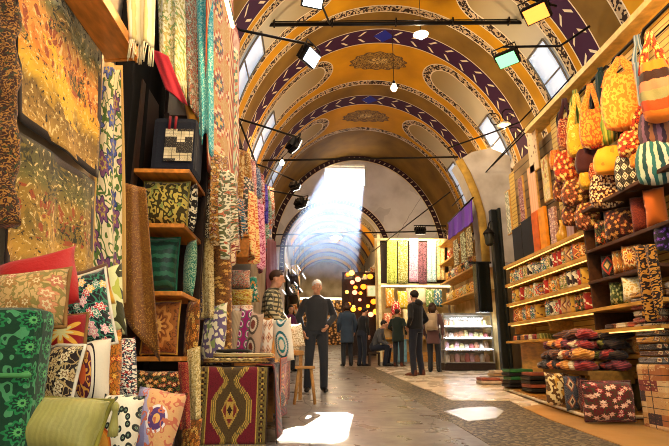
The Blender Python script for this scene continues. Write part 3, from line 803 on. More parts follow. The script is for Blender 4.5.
# ---- rolled carpets leaning beside the table
M_roll = cloth('bronze_carpet_pile', p_floral('#7a4c18', ['#b9822c', '#9a5a1c'], '#d8b060', '#5a3410', 5, 4))
def roll(label, px0, py0, px1, py1, d, r, m, d2=None):
    a, c = F(px0, py0, d2 or d), F(px1, py1, d); b = MB(); k = 14
    b.tube([a.lerp(c, i / k) for i in range(k + 1)], [r * (1 + .04 * math.sin(i * 1.7)) for i in range(k + 1)], 16)
    T = thing('rolled_carpet', label, 'carpet', c)
    mk('roll', b, m, T)
    sp = MB(); ax = (a - c).normalized(); s1 = ax.cross(V((0, 1, 0))).normalized(); s2 = ax.cross(s1)
    sp.tube([a + ax * .006 + (s1 * math.cos(t) + s2 * math.sin(t)) * (r * .92 * (1 - t / 22)) for t in [i * .35 for i in range(56)]], .006, 5); mk('end_spiral', sp, M_crm3, T)
    return T
roll('bronze carpet rolled and stood upright at the back of the rug table', 221, 232, 221, 356, 5.15, .105, M_roll, 5.25)
M_pinkroll = cloth('pink_sprig_bolt', p_floral('#d8b8a0', ['#b83a4a', '#d87a6a'], '#e8d090', '#5a6a3a', 6))
M_lampshelf = M_orwood
T = thing('shelf_box', 'orange wooden display box high behind the rolled carpet', 'box', F(244, 262, 6.8))
b = MB(); c0 = F(243, 251, 6.8); b.box(c0, (.26, .5, .26), bev=.01); mk('body', b, M_orwood, T)
b = MB(); b.box(c0 + V((0, 0, .15)), (.30, .55, .03), bev=.006); mk('lid', b, M_orwood, T)

# ---- garments hung along the lane
def garment(label, px, py0, py1, wp, x, m, sleeves=True, ph=0, group='garments hung along the lane'):
    """dress or shirt on a hanger facing across the lane"""
    c = S(px, py0, x); d = c.y; k = d / FPX; hgt = (py1 - py0) * k * 1.03; w = wp * k * 1.2
    T = thing('hung_garment', label, 'garment', c - V((0, 0, hgt)), group); ax = V((.75, .66, 0)).normalized()
    TL, TR = c - ax * w * .42, c + ax * w * .42
    mk('body', drape('x', None, TL, TR, c + ax * w * .62 - V((0, 0, hgt)), c - ax * w * .62 - V((0, 0, hgt)), None, amp=.035, nf=2.5, ph=ph, mb_only=True, th=.03, nu=16, nv=12), m, T)
    if sleeves:
        for s_ in (-1, 1):
            b = MB(); a = c + ax * s_ * w * .42 - V((0, 0, .04)); b.tube([a, a + ax * s_ * w * .18 - V((0, 0, hgt * .22)), a + ax * s_ * w * .22 - V((0, 0, hgt * .5))], [.06, .055, .06], 8); mk('sleeve', b, m, T)
    b = MB(); b.tube([c + V((0, 0, .10)), c + V((0, 0, .03))] , .006, 5); b.tube([TL, c + V((0, 0, .03)), TR], .008, 5); mk('hanger', b, M_metal, T)
    return T
gs = [('cream striped dress on a hanger above the wooden display box', 241, 150, 238, 15, -1.2, ['#d8b878', '#a8702c', '#e8dcc0', '#8a5a3a']),
      ('pale pink dress with white stripes, hanging after the cream one', 247, 158, 240, 13, -1.2, ['#d87a6a', '#f0d8cc', '#a83a4a', '#e0a890']),
      ('pale grey blouse hanging between the pink dress and a crimson one', 252, 166, 226, 13, -1.2, ['#b8c0c8', '#5a6a8a', '#d8d8d8', '#2a3048']),
      ('crimson and white dress hanging over the lane', 256, 172, 246, 13, -1.2, ['#b8202c', '#f0e0d8', '#8a1420']),
      ('violet dress hanging beside the crimson one', 260, 182, 262, 12, -1.2, ['#3a2a9a', '#6a5ac8', '#d0c8e8', '#221860']),
      ('green and white shirt hanging beyond the violet dress', 263, 188, 246, 12, -1.2, ['#2a8a5a', '#d8e0d0', '#1c5a3a', '#c83a3a']),
      ('white robe hanging at the far end of the garment rail', 267, 186, 262, 11, -1.2, ['#d8cfc0', '#a8604a', '#e8e2da', '#7a8a9a'])]
for i, (lb, px, a0, a1, wp, x, cs) in enumerate(gs):
    garment(lb, px, a0, a1, wp, x, cloth('garment_print_%s' % 'abcdefgh'[i], p_floral(cs[0], cs[1:3] if len(cs) > 2 else cs, cs[-1], cs[1], 4 + i % 3, 3) if i % 2 else p_fil(cs[0], cs[1], 4, 16, .2, 3, cs[-1])), ph=i * 1.3)
M_dred = cloth('dark_red_curtain', '#6a1016')
sdrape('curtain', 'dark red curtain hanging at the end of the garments', 268, 238, 276, 242, 296, 300, -.92, M_dred, amp=.06, nf=3, cat='curtain')
b = MB(); b.tube([V((-1.2, 5.2, S(241, 150, -1.2).z + .13)), V((-1.2, 15.5, S(267, 186, -1.2).z + .13))], .018, 8)
mk('garment_rail', b, M_metal, None, 'long black rail carrying the hung garments', 'rail')
# small stacked goods under the garments
M_teal3 = cloth('teal_print', p_floral('#14806a', ['#d8e0c0', '#e0a040'], '#a02a2a', '#0c4a40', 5))
cushion('cushion', 'pink sprigged cushion on top of the pile behind the rolled carpet', 240, 279, 20, 18, 6.3, .18, M_pinkroll, seed=21)
cushion('cushion', 'golden yellow printed cushion in the pile behind the rolled carpet', 241, 298, 22, 18, 6.3, .2, M_gy, seed=22)
cushion('cushion', 'teal printed cushion at the outer side of the pile', 251, 290, 14, 26, 6.6, .14, M_teal3, seed=23, tilt=.15)
M_pale = cloth('pale_rose_kilim', p_kilim('#e8d8c0', ['#c88a6a', '#e8c8a0', '#8a4a3a'], 3, 3))
cushion('cushion', 'pale rose cushion at the bottom of the pile', 241, 313, 24, 16, 6.25, .2, M_pale, seed=24)
b = MB(); zz = F(241, 321, 6.3).z; b.box((-1.14, 6.40, (zz + fz(6.5)) / 2), (.46, .5, zz - fz(6.5))); 
mk('plinth_box', b, M_dkwood, None, 'dark plinth under the pile of printed cushions', 'plinth')

M_shade = mat('black_shade_sheet', '#070605', rough=.95, spec=.1)  # black sheet added where only deep shade lies behind the shelf
drape('shade_sheet', 'black sheet standing for the shade behind the corner shelf and the scarves', V((-1.51, 3.62, 4.9)), V((-1.51, 4.85, 4.9)), V((-1.51, 4.85, 3.36)), V((-1.51, 3.62, .9)), M_shade, amp=.015, nf=3, cat='cloth')

T = thing('shade_panel', 'dark panel standing for the shade behind the hung kilims and garments', 'panel', (-1.52, 8.6, 1.0))
b = MB(); b.box((-1.525, 8.75, 3.1), (.04, 7.6, 4.3)); mk('panel', b, M_dkwood, T)  # dark panel added to stand for the shaded gaps between garments
EX_ = 0
EX = [('saffron figured cloth hanging between the kilims and the display box', 214, 226, 150, 240, -.93, p_floral('#c88a2a', ['#8a2a1c', '#e8d090'], '#f0e0b0', '#5a4a1c', 5, 4)),
      ('olive and cream figured cloth, second from the saffron one', 222, 233, 168, 252, -.92, p_fil('#5a5a2a', '#e0d8b0', 4, 18, .2, 4, '#b85a2a')),
      ('brick red cloth with cream scrolls over the rolled carpet', 228, 237, 190, 262, -.90, p_fil('#8a2a1a', '#e8d0a0', 4, 18, .3, 4)),
      ('sea blue flowered cloth hanging beside the wooden display box', 236, 243, 196, 238, -.90, p_floral('#2a6a7a', ['#e8e0d0', '#d88a6a'], '#e8c860', '#1a3a3a', 5, 4)),
      ('black cloth with ivory flowers hanging among the garments', 246, 252, 176, 250, -.90, p_floral('#16120f', ['#e8dcc0', '#d8a0a0'], '#c8a040', '#4a4a2a', 5, 4)),
      ('orange sari cloth hanging farther among the garments', 250, 256, 190, 262, -.88, p_fil('#d8641c', '#f0d080', 4, 16, .4, 4)),
      ('magenta sari cloth at the far end of the garments', 258, 264, 200, 270, -.89, p_fil('#a81c5a', '#e8a8c0', 4, 16, .4, 4))]
for i, (lb, xa, xb, y0, y1, x, pt) in enumerate(EX):
    x = (-.86, -.70)[i % 2]; sdrape('hanging_cloth', lb, xa, y0, xb, y0 + 6, y1 - 6, y1, x, cloth('lane_cloth_%s' % 'abcdefg'[i], pt), amp=.05, nf=1.5, cat='cloth', group='cloths hung along the lane', ph=i * 1.7, bottom=lambda u, i=i: .10 * math.sin(u * 4 + i), nu=14, nv=16)
# ---- bench and the heaps of cushions in front
M_bench = M_dkwood
T = thing('display_bench', 'dark stepped display bench under the heaped cushions', 'bench', (-.95, 2.9, fz(2.9)))
for nm_, y0_, y1_, zt_ in (('lower_step', 1.75, 2.22, .50), ('middle_step', 2.225, 2.70, .61), ('upper_step', 2.705, 3.35, .74)):
    b = MB(); b.box((-1.17, (y0_ + y1_) / 2, (zt_ + fz(y0_)) / 2), (.72, y1_ - y0_, zt_ - fz(y0_))); mk(nm_, b, M_bench, T)
M_tan = cloth('tan_flower_embroidery', p_floral('#c9a262', ['#b86a4a', '#d08a5a', '#a87a3a'], '#e0c890', '#8a7a3a', 3.2, .8, '#a07840'))
M_tanP = plain('tan_cord', '#8a6230')
M_red = cloth('scarlet_velvet', '#b3130e', rough=.6)
M_multi = cloth('black_multicolour_embroidery', p_floral('#1a1218', ['#c83a3a', '#e0a0a0', '#e8c050', '#4a8a6a'], '#f0e8d0', '#2f7a5a', 4, 1.2, '#e8d8c8'))
M_suede = cloth('brown_sunset_velvet', lambda g: g.ramp(g.uv()[1] + (g.noise(2) - .5) * .3, [(.2, hx('#d8a020')), (.45, hx('#b85a1c')), (.65, hx('#5a3a22'))]))
M_lime = cloth('pale_lime_applique', p_fil('#dfe0a0', '#3a3a18', 2.6, 13, .55, 1, '#b9c050'))
M_grn = cloth('emerald_patch_brocade', p_suzani('#0c3a20', '#1f7a40', '#0a2a18', '#5aa85a', 3, 6, '#48905a'))
M_brn = cloth('chocolate_white_flowers', p_floral('#20140e', ['#d8c89a', '#c8b078'], '#7a5a2a', '#b8a068', 3.4))
M_star = cloth('red_star_velvet', lambda g: (lambda u, v: (lambda r, a: g.lay(hx('#8e0d0c'), (r < (a * 8).cos() * .12 + .24, hx('#e0a83a')), (r < (a * 8).cos() * .06 + .13, hx('#d8d08a'))))(((u - .68) * (u - .68) + (v - .5) * (v - .5)).sqrt(), g.at2(v - .5, u - .68)))(*g.uv()))
M_oval = cloth('ivory_oval_embroidery', lambda g: (lambda u, v: (lambda e, n: g.lay(hx('#e4d8b8'), (e < .46, hx('#1a1418')), (e < .42, hx('#e4d8b8')), (e < .34, hx('#5a1c2c')), ((e < .32) * (n > 0.1), hx('#e0a040')), (e < .14, hx('#d8602a'))))(((u - .5) * (u - .5) * 2.4 + (v - .5) * (v - .5)).sqrt(), (g.noise(6, None, 1) * 30).sin()))(*g.uv()))
M_tul = cloth('orange_tulip_brocade', p_floral('#c87818', ['#e8a030', '#d85a18'], '#f0d060', '#7a4a10', 4, 1.6))
M_scr = cloth('ivory_scroll_print', p_fil('#e6dfc4', '#26303a', 5, 16, .35, 3.2, '#a83a2a'))
M_olive = cloth('chartreuse_silk', p_strip(['#98914a', '#9c964c', '#959048', '#a09a50'], 40, 0, .06), rough=.45, bump=.4, bs=25)
M_leo = cloth('spotted_citrus_print', lambda g: (lambda u, v: (lambda r, d: g.lay(hx('#e9dfbe'), (d.bt(.12, .36), hx('#17241a')), (d < .1, hx('#2a6a4a')), (r < .42, hx('#b8501c')), (r < .39, hx('#e8861c')), ((r < .36) * (abs((g.at2(v - .05, u - .2) * 2).sin()) > .12), hx('#f0a83a'))))(((u - .2) * (u - .2) + (v - .05) * (v - .05)).sqrt(), E(g, g.vor(7).outputs['Distance'])))(*g.uv()))
M_lil = cloth('lilac_peach_patchwork', lambda g: (lambda u, v: (lambda r, n: g.lay(g.ramp(u + v * .5 + (g.noise(3) - .5) * .3, [(.3, hx('#b84a30')), (.34, hx('#8a84a8')), (.62, hx('#a8a0bc')), (.7, hx('#d8a468'))], True), (r < .2, hx('#e8dcd0')), (r < .16, hx('#5a3a6a')), (r < .07, hx('#e8b060')), ((n > .6), hx('#c86a4a'))))(((u - .62) * (u - .62) + (v - .55) * (v - .55)).sqrt(), (g.noise(7, None, 1) * 20).sin()))(*g.uv()))
# back row
cushion('cushion', 'scarlet velvet cushion behind the tan embroidered one', 38, 284, 74, 62, 2.42, .16, M_red, tilt=.30, lean=.25, seed=31)
cushion('cushion', 'tan cushion embroidered with roses on top of the heap', 31, 301, 68, 60, 2.27, .22, M_tan, tilt=.14, lean=.25, seed=32, piping=M_tanP)
cushion('cushion', 'black cushion with bright embroidery beside the tan one', 84, 312, 50, 78, 2.72, .18, M_multi, tilt=.32, lean=.2, seed=33, piping=M_white)
cushion('cushion', 'brown and amber velvet cushion leaning under the flower hanging', 94, 288, 32, 44, 3.02, .14, M_suede, tilt=.35, lean=.15, seed=34)
cushion('cushion', 'pale lime cushion with dark motifs beside the bronze sequin hanging', 107, 302, 32, 72, 3.14, .16, M_lime, tilt=.22, lean=.15, seed=35)
# middle row
T = cushion('cushion', 'scarlet velvet cushion with a gold star', 60, 338, 48, 42, 2.5, .18, M_star, tilt=.12, lean=.2, seed=36, piping=M_tanP)
cushion('cushion', 'chocolate cushion with ivory flowers and an ivory edge', 55, 378, 40, 62, 2.4, .18, M_brn, tilt=-.06, lean=.15, seed=37, piping=M_white)
cushion('cushion', 'ivory cushion with a dark oval emblem', 90, 376, 36, 66, 2.58, .16, M_oval, tilt=.12, lean=.12, seed=38)
cushion('cushion', 'orange tulip cushion beside the oval emblem cushion', 107, 366, 26, 68, 2.78, .14, M_tul, tilt=.1, lean=.1, seed=39)
cushion('cushion', 'slim ivory cushion with dark scrolls at the outer side of the heap', 126, 372, 20, 64, 2.92, .12, M_scr, tilt=.16, lean=.1, seed=40)
# front row
cushion('cushion', 'chartreuse silk cushion with tassels lying in front of the heap', 56, 426, 86, 52, 2.06, .2, M_olive, tilt=-.06, lean=.5, seed=41, piping=plain('chartreuse_cord', '#7c7628'), tassel=M_olive)
cushion('cushion', 'spotted ivory cushion with a big orange slice', 118, 428, 38, 60, 2.28, .18, M_leo, tilt=-.04, lean=.3, seed=42)
cushion('cushion', 'lilac and peach patchwork cushion at the outer corner of the heap', 154, 424, 46, 62, 2.5, .18, M_lil, tilt=-.16, lean=.3, seed=43)
# stacked emerald pouffe at the edge
T = thing('pouffe', 'tall emerald brocade pouffe at the left edge', 'pouffe', F(6, 446, 1.98))
b = MB(); c = F(6, 388, 1.98); k = 1.98 / FPX
b.box(c - V((.02, -.02, 0)), (66 * k, .16, 148 * k), bev=.05); mk('cover', b, M_grn, T)
b = MB(); 
b.tube([c + V((-32 * k, -.085, 12 * k)), c + V((32 * k, -.085, 12 * k))], .008, 6)
mk('braid', b, plain('green_braid', '#4a8a4a'), T)
# ---- table draped with rugs
def rugm(g):
    u, v = g.uv(); q = 70; u = (u * q).fl() / q; v = (v * q * 1.1).fl() / (q * 1.1)
    X = abs(u - .5); dv = abs(((v - .02) / .40).fr() - .5) * .40                   # dv: distance up or down from a lozenge centre
    fld = hx('#6e1420'); olv = hx('#6f5f2a'); gold = hx('#c09a42'); drk = hx('#33180e')
    w = (.34 - dv * 1.45).mn(.235).mx(.06); t = X - w
    c = g.lay(fld, (t < .045, gold), (t < .032, olv), (t < .012, gold), (t < .0, olv), (t < -.018, gold), (t < -.030, hx('#54401e')))
    c = g.lay(c, ((X + dv) < .125, gold), ((X + dv) < .10, hx('#7a2a20')), ((X < .055) * (dv < .055), gold), (((X + dv) < .085) * (abs(X - dv) < .02), gold), ((X + dv) < .03, drk))
    bo = X > .33
    bc = g.lay(olv, ((abs((v * 26).fr() - .5) + abs((X - .41) * 10) < .45), drk), ((abs((v * 26).fr() - .5) + abs((X - .41) * 10) < .22), gold), (abs(X - .345) < .008, gold), (X > .475, drk))
    c = g.mix(bo, c, bc); n = g.noise(60); return g.mix((n < .42) * .35, c, drk)
M_rug = cloth('lozenge_rug', rugm, bs=120, bump=.4)
M_rugs = cloth('dark_fringed_rug', p_kilim('#1c1210', ['#7a1c1c', '#b08a4a', '#20303a'], 3, 4, ('#6a1a18', '#2a1c14')))
M_rugr = cloth('red_side_kilim', p_kilim('#8a2a1c', ['#c8703a', '#3a1c14', '#d8a85a'], 3, 4, ('#b0502a', '#3a140c')))
tx0, tx1, tyA, tyB, tz = -.98, -.36, 4.72, 6.0, .86
T = thing('display_table', 'low wooden display table hidden under draped rugs', 'table', ((tx0 + tx1) / 2, (tyA + tyB) / 2, fz(5.3)))
b = MB(); b.box(((tx0 + tx1) / 2, (tyA + tyB) / 2, tz - .03), (tx1 - tx0 - .06, tyB - tyA - .06, .05), bev=.008); mk('tabletop', b, M_wood, T)
for x in (tx0 + .08, tx1 - .08):
    for y in (tyA + .1, tyB - .1):
        b = MB(); z0 = fz(y); b.box((x, y, (z0 + tz - .055) / 2), (.06, .06, tz - .055 - z0)); mk('leg', b, M_wood, T)
def over_edge(fnflat, name, label, m, **k): pass
def rug_front(u, v):
    x = tx0 - .02 + (tx1 - tx0 + .0) * u; s = v * 1.18                           # s from hem up, then back over the top
    zf = fz(tyA) + .02; hgt = tz - zf
    if s < hgt: return V((x + .008 * math.sin(9 * u), tyA - .012 - .012 * math.sin(5 * u + 2) * (1 - s / hgt) - .02 * (1 - s / hgt), zf + s))
    r = s - hgt; return V((x, tyA - .012 + min(r, .02) + max(0, r - .0), tz + .012 - .0 + .003 * math.sin(11 * u)))
mb = MB(); mb.grid(rug_front, 26, 44, .012)
T = thing('draped_rug', 'maroon and gold lozenge rug hanging over the front of the display table', 'rug', ((tx0 + tx1) / 2, tyA, fz(tyA)))
mk('pile', mb, M_rug, T)
fb = MB()
for i in range(46):
    u = (i + .5) / 46; p = rug_front(u, 0); fb.tube([p, p + V((rnd.uniform(-.004, .004), -.004, -.018))], .004, 4)
f = mk('fringe', fb, M_crm3, T); f['kind'] = 'stuff'
def rug_side(u, v):
    y = tyA + .02 + (tyB - tyA - .05) * u; zf = fz(y) + .05 + .05 * math.sin(2.2 * u); hgt = tz - zf; s = v * (hgt + .16)
    if s < hgt: return V((tx1 + .03 + .035 * (1 - s / hgt) * (1 + math.sin(9 * u)), y, zf + s))
    return V((tx1 + .03 - (s - hgt), y, tz + .036))
mb = MB(); mb.grid(rug_side, 26, 30, .012); T = thing('draped_rug', 'dark kilim hanging over the lane side of the display table', 'rug', (tx1, 5.3, fz(5.3)))
mk('pile', mb, M_rugs, T)
fb = MB()
for j in range(40):
    p = rug_side(.0, j / 40 * .8); fb.tube([p, p + V((.004, -.03, -.03))], .005, 4)
f = mk('fringe', fb, plain('grey_wool_fringe', '#3a3634', rough=.9), T); f['kind'] = 'stuff'
# flat folded pieces on the table
def folded(name, label, c, w, d, h, m, n=3, cat='textile', group=None, yaw=0.0, seed=0):
    """folded cloth: n soft layers pressed together, one mesh"""
    rr = random.Random(seed); mb = MB(); R = Matrix.Rotation(yaw, 3, 'Z'); nu, nv = 14, 8
    def top(a, b_): return h * (1 - .18 * abs(a) ** 6 - .15 * abs(b_) ** 6) * (1 + .05 * math.sin(4 * a + seed) * math.cos(3 * b_))
    vs, uv, fs = [], [], []; K = n * 4
    ring = 28
    for j in range(K + 1):
        t = j / K; bul = 1 + .035 * abs(math.sin(PI * n * t)) - (.06 if j in (0, K) else 0)
        for i in range(ring):
            a = 2 * PI * i / ring; ca, sa = math.cos(a), math.sin(a); q = (abs(ca) ** 8 + abs(sa) ** 8) ** (-1 / 8)
            x, y = ca * q * w / 2 * bul, sa * q * d / 2 * bul
            p = R @ V((x, y, 0)); zz = t * top(ca * q, sa * q); vs.append(V(c) + p + V((0, 0, zz))); uv.append((.5 + ca * q * .5 + .06 * t, .5 + sa * q * .5 + t * .35))
    for j in range(K):
        for i in range(ring): fs.append([j * ring + i, j * ring + (i + 1) % ring, (j + 1) * ring + (i + 1) % ring, (j + 1) * ring + i])
    fs += [list(range(ring))[::-1], list(range(K * ring, (K + 1) * ring))]
    mb.add(vs, fs, uv); return mk(name, mb, m, None, label, cat, group)
M_fold1 = cloth('olive_gold_fold', p_kilim('#a8904a', ['#6a4a1c', '#d8c080'], 6, 2, ('#3a1c14', '#b08a40')))
M_fold2 = cloth('sand_fold', p_strip(['#c8b078', '#a88a4c', '#d8c490'], 9, 1, .02))
M_fold3 = cloth('black_fold', p_strip(['#15120f', '#2a221a'], 9, 1, .02))
folded('folded_rug', 'brown and gold folded rug lying at the front of the draped table', (-.66, 5.02, tz + .05), .60, .48, .05, M_fold1, 2, 'rug', seed=1)
folded('folded_rug', 'sand coloured folded rug on top of the brown one', (-.63, 5.06, tz + .102), .52, .42, .04, M_fold2, 2, 'rug', seed=2)
folded('folded_cloth', 'small black folded cloth on the sand coloured rug', (-.72, 5.0, tz + .144), .30, .26, .03, M_fold3, 1, 'cloth', seed=3)
M_wfl = cloth('ivory_scroll_silk', p_fil('#e6dcb4', '#6a5a78', 3.2, 15, .45, 1.6, '#8a9a5a'))
cushion('cushion', 'ivory cushion with scrolls standing on the front of the draped table', 214, 334, 26, 58, 5.0, .15, M_wfl, tilt=.05, yaw=.5, lean=.12, seed=51)
M_gypink = cloth('sand_corduroy', p_strip(['#b09a7a', '#9a8464'], 16, 0, .01))
M_mag = cloth('magenta_green_ikat', p_ikat('#8a1c5a', ['#3a6a3a', '#e0b8c8', '#8a1c5a'], 1.5, 5))
M_tealik = cloth('teal_white_ikat', p_ikat('#e6dfc8', ['#1f6a74', '#e8e0cc', '#2a8a8a', '#e8dcc0'], 1, 1.3))
M_gr = cloth('grey_brown_ikat', p_ikat('#b89a7c', ['#5a4a3a', '#d8c4a4', '#7a3a2a'], 1, 2))
cushion('bolster', 'slim sand corduroy bolster standing on the table', 233, 334, 11, 46, 5.55, .10, M_gypink, tilt=-.1, seed=52, cat='bolster')
cushion('bolster', 'magenta and green ikat bolster next to the sand one', 242, 334, 12, 48, 5.6, .10, M_mag, tilt=-.12, seed=53, cat='bolster')
cushion('cushion', 'sand and brown ikat cushion behind the bolsters', 254, 336, 16, 44, 5.7, .12, M_gr, tilt=-.1, yaw=.4, seed=54)
cushion('cushion', 'small rust and cream ikat cushion at the table corner', 266, 338, 14, 36, 5.85, .12, M_pale, tilt=-.05, yaw=.4, seed=55)

# ---- wooden stall with backboards behind
T = thing('market_stall', 'honey wood stall with stepped backboards behind the draped table', 'stall', (-.62, 6.7, fz(6.7)))
b = MB(); z1 = F(260, 318, 6.5).z
for pa, pb, y in (((236, 312), (262, 330), 6.35), ((252, 316), (276, 344), 6.9)):
    q = MB(); A, B_ = F(*pa, y), F(*pb, y); q.slab([A, V((B_.x - .06, y, A.z - .03)), V((B_.x, y, B_.z)), V((B_.x, y, fz(y) + .5)), V((A.x, y, fz(y) + .5))], (0, .03, 0)); mk('backboard', q, M_wood, T)
q = MB(); q.box((-.60, 6.75, fz(6.7) + .26), (.50, 1.1, .50)); mk('base', q, M_wood, T)
cushion('cushion', 'teal and white ikat cushion propped on the honey wood stall', 283, 340, 20, 40, 6.6, .13, M_tealik, tilt=.12, yaw=.35, seed=56)
M_ivk = cloth('ivory_crochet', p_fil('#e2d8bc', '#a89468', 7, 22, .3, 1))
cushion('cushion', 'ivory crochet cushion beyond the teal ikat one', 296, 336, 15, 22, 7.35, .12, M_ivk, tilt=.2, yaw=.3, seed=57)
def side_rug(label, xa, ya0, xb, yb0, yb1, ya1, x, m, **k): return sdrape('draped_rug', label, xa, ya0, xb, yb0, yb1, ya1, x, m, cat='rug', **k)
side_rug('red kilim hanging down the lane side of the honey wood stall', 281, 358, 289, 356, 399, 410, -.30, M_rugr, amp=.015, nf=1.5)
# side table and stool
M_pine = mat('pale_pine', p_wood('#b3813f'), rough=.5)
T = thing('side_table', 'small pale pine table beside the stool', 'table', (-.22, 7.75, fz(7.75)))
p = F(291, 353, 7.7); b = MB(); b.box((p.x, 7.8, p.z), (.36, .42, .07), bev=.01); mk('tabletop', b, M_pine, T)
for sx in (-.14, .14):
    for sy in (-.16, .16):
        b = MB(); z0 = fz(7.8 + sy); b.box((p.x + sx, 7.8 + sy, (z0 + p.z - .035) / 2), (.045, .045, p.z - .035 - z0)); mk('leg', b, M_pine, T)
cushion('cushion', 'folded ivory cushion lying on the small pine table', 289, 344, 20, 15, 7.75, .12, M_ivk, seed=58)
sp = G(305, 405.5); sy = 7.25; ztop = F(306, 366, sy).z; sx = F(305, 380, sy).x
T = thing('stool', 'small wooden stool with splayed legs standing in the lane', 'stool', (sx, sy, fz(sy)))
b = MB(); b.box((sx, sy, ztop - .018), (.27, .22, .036), bev=.012); mk('seat', b, M_pine, T)
for a in (-1, 1):
    for c in (-1, 1):
        b = MB(); q0 = V((sx + a * .08, sy + c * .065, ztop - .035)); q1 = V((sx + a * .135, sy + c * .115, fz(sy + c * .115) + .002)); b.tube([q0, q1], [.022, .019], 8); mk('leg', b, M_pine, T)
    b = MB(); zz = (ztop + fz(sy)) / 2 - .03; b.tube([V((sx + a * .108, sy - .09, zz)), V((sx + a * .108, sy + .09, zz))], .012, 6); mk('rung', b, M_pine, T)
# ================================================================ PEOPLE
M_skin = mat('skin', lambda g: g.ramp(g.noise(14, g.obj, 3), [(.3, hx('#b5805e')), (.7, hx('#cf9a78'))]), rough=.55, spec=.3)
M_eye = plain('eye_white', '#e8e2da', var=.02, rough=.3); M_iris = plain('eye_dark', '#1c120c', rough=.3)
M_lip = plain('lip', '#9a5a4c', rough=.5)
M_hdark = plain('dark_hair', '#17100c', rough=.6); M_hgrey = plain('grey_hair', '#cfcac2', rough=.7); M_hbr = plain('brown_hair', '#3a2414', rough=.6)
def fuse(mbs, vox, smooth=4):
    """one continuous surface out of overlapping closed shapes; returns verts, faces"""
    me = bpy.data.meshes.new('tmp'); me.from_pydata([list(p) for p in mbs.v], [], mbs.f); o = bpy.data.objects.new('tmp', me); COL.objects.link(o)
    r = o.modifiers.new('r', 'REMESH'); r.mode = 'VOXEL'; r.voxel_size = vox
    s = o.modifiers.new('s', 'SMOOTH'); s.iterations = smooth; s.factor = .5
    dg = bpy.context.evaluated_depsgraph_get(); ev = o.evaluated_get(dg); m2 = ev.to_mesh()
    vs = [v.co.copy() for v in m2.vertices]; fs = [list(p.vertices) for p in m2.polygons]; ev.to_mesh_clear()
    bpy.data.objects.remove(o); bpy.data.meshes.remove(me); return vs, fs
def limb(mb, pts, rs, n=12):
    for i in range(len(pts) - 1): 
        a, c = V(pts[i]), V(pts[i + 1]); mb.tube([a.lerp(c, k / 4) for k in range(5)], [rs[i] + (rs[i + 1] - rs[i]) * k / 4 for k in range(5)], n)
    for p, r in zip(pts, rs): mb.ball(p, r, n)
def trunk(mb, rows, n=20):
    """rows: centre, half width, half depth, bottom to top"""
    mb.tube([V(r[0]) for r in rows], [(r[1], r[2]) for r in rows], n, side=V((1, 0, 0)))
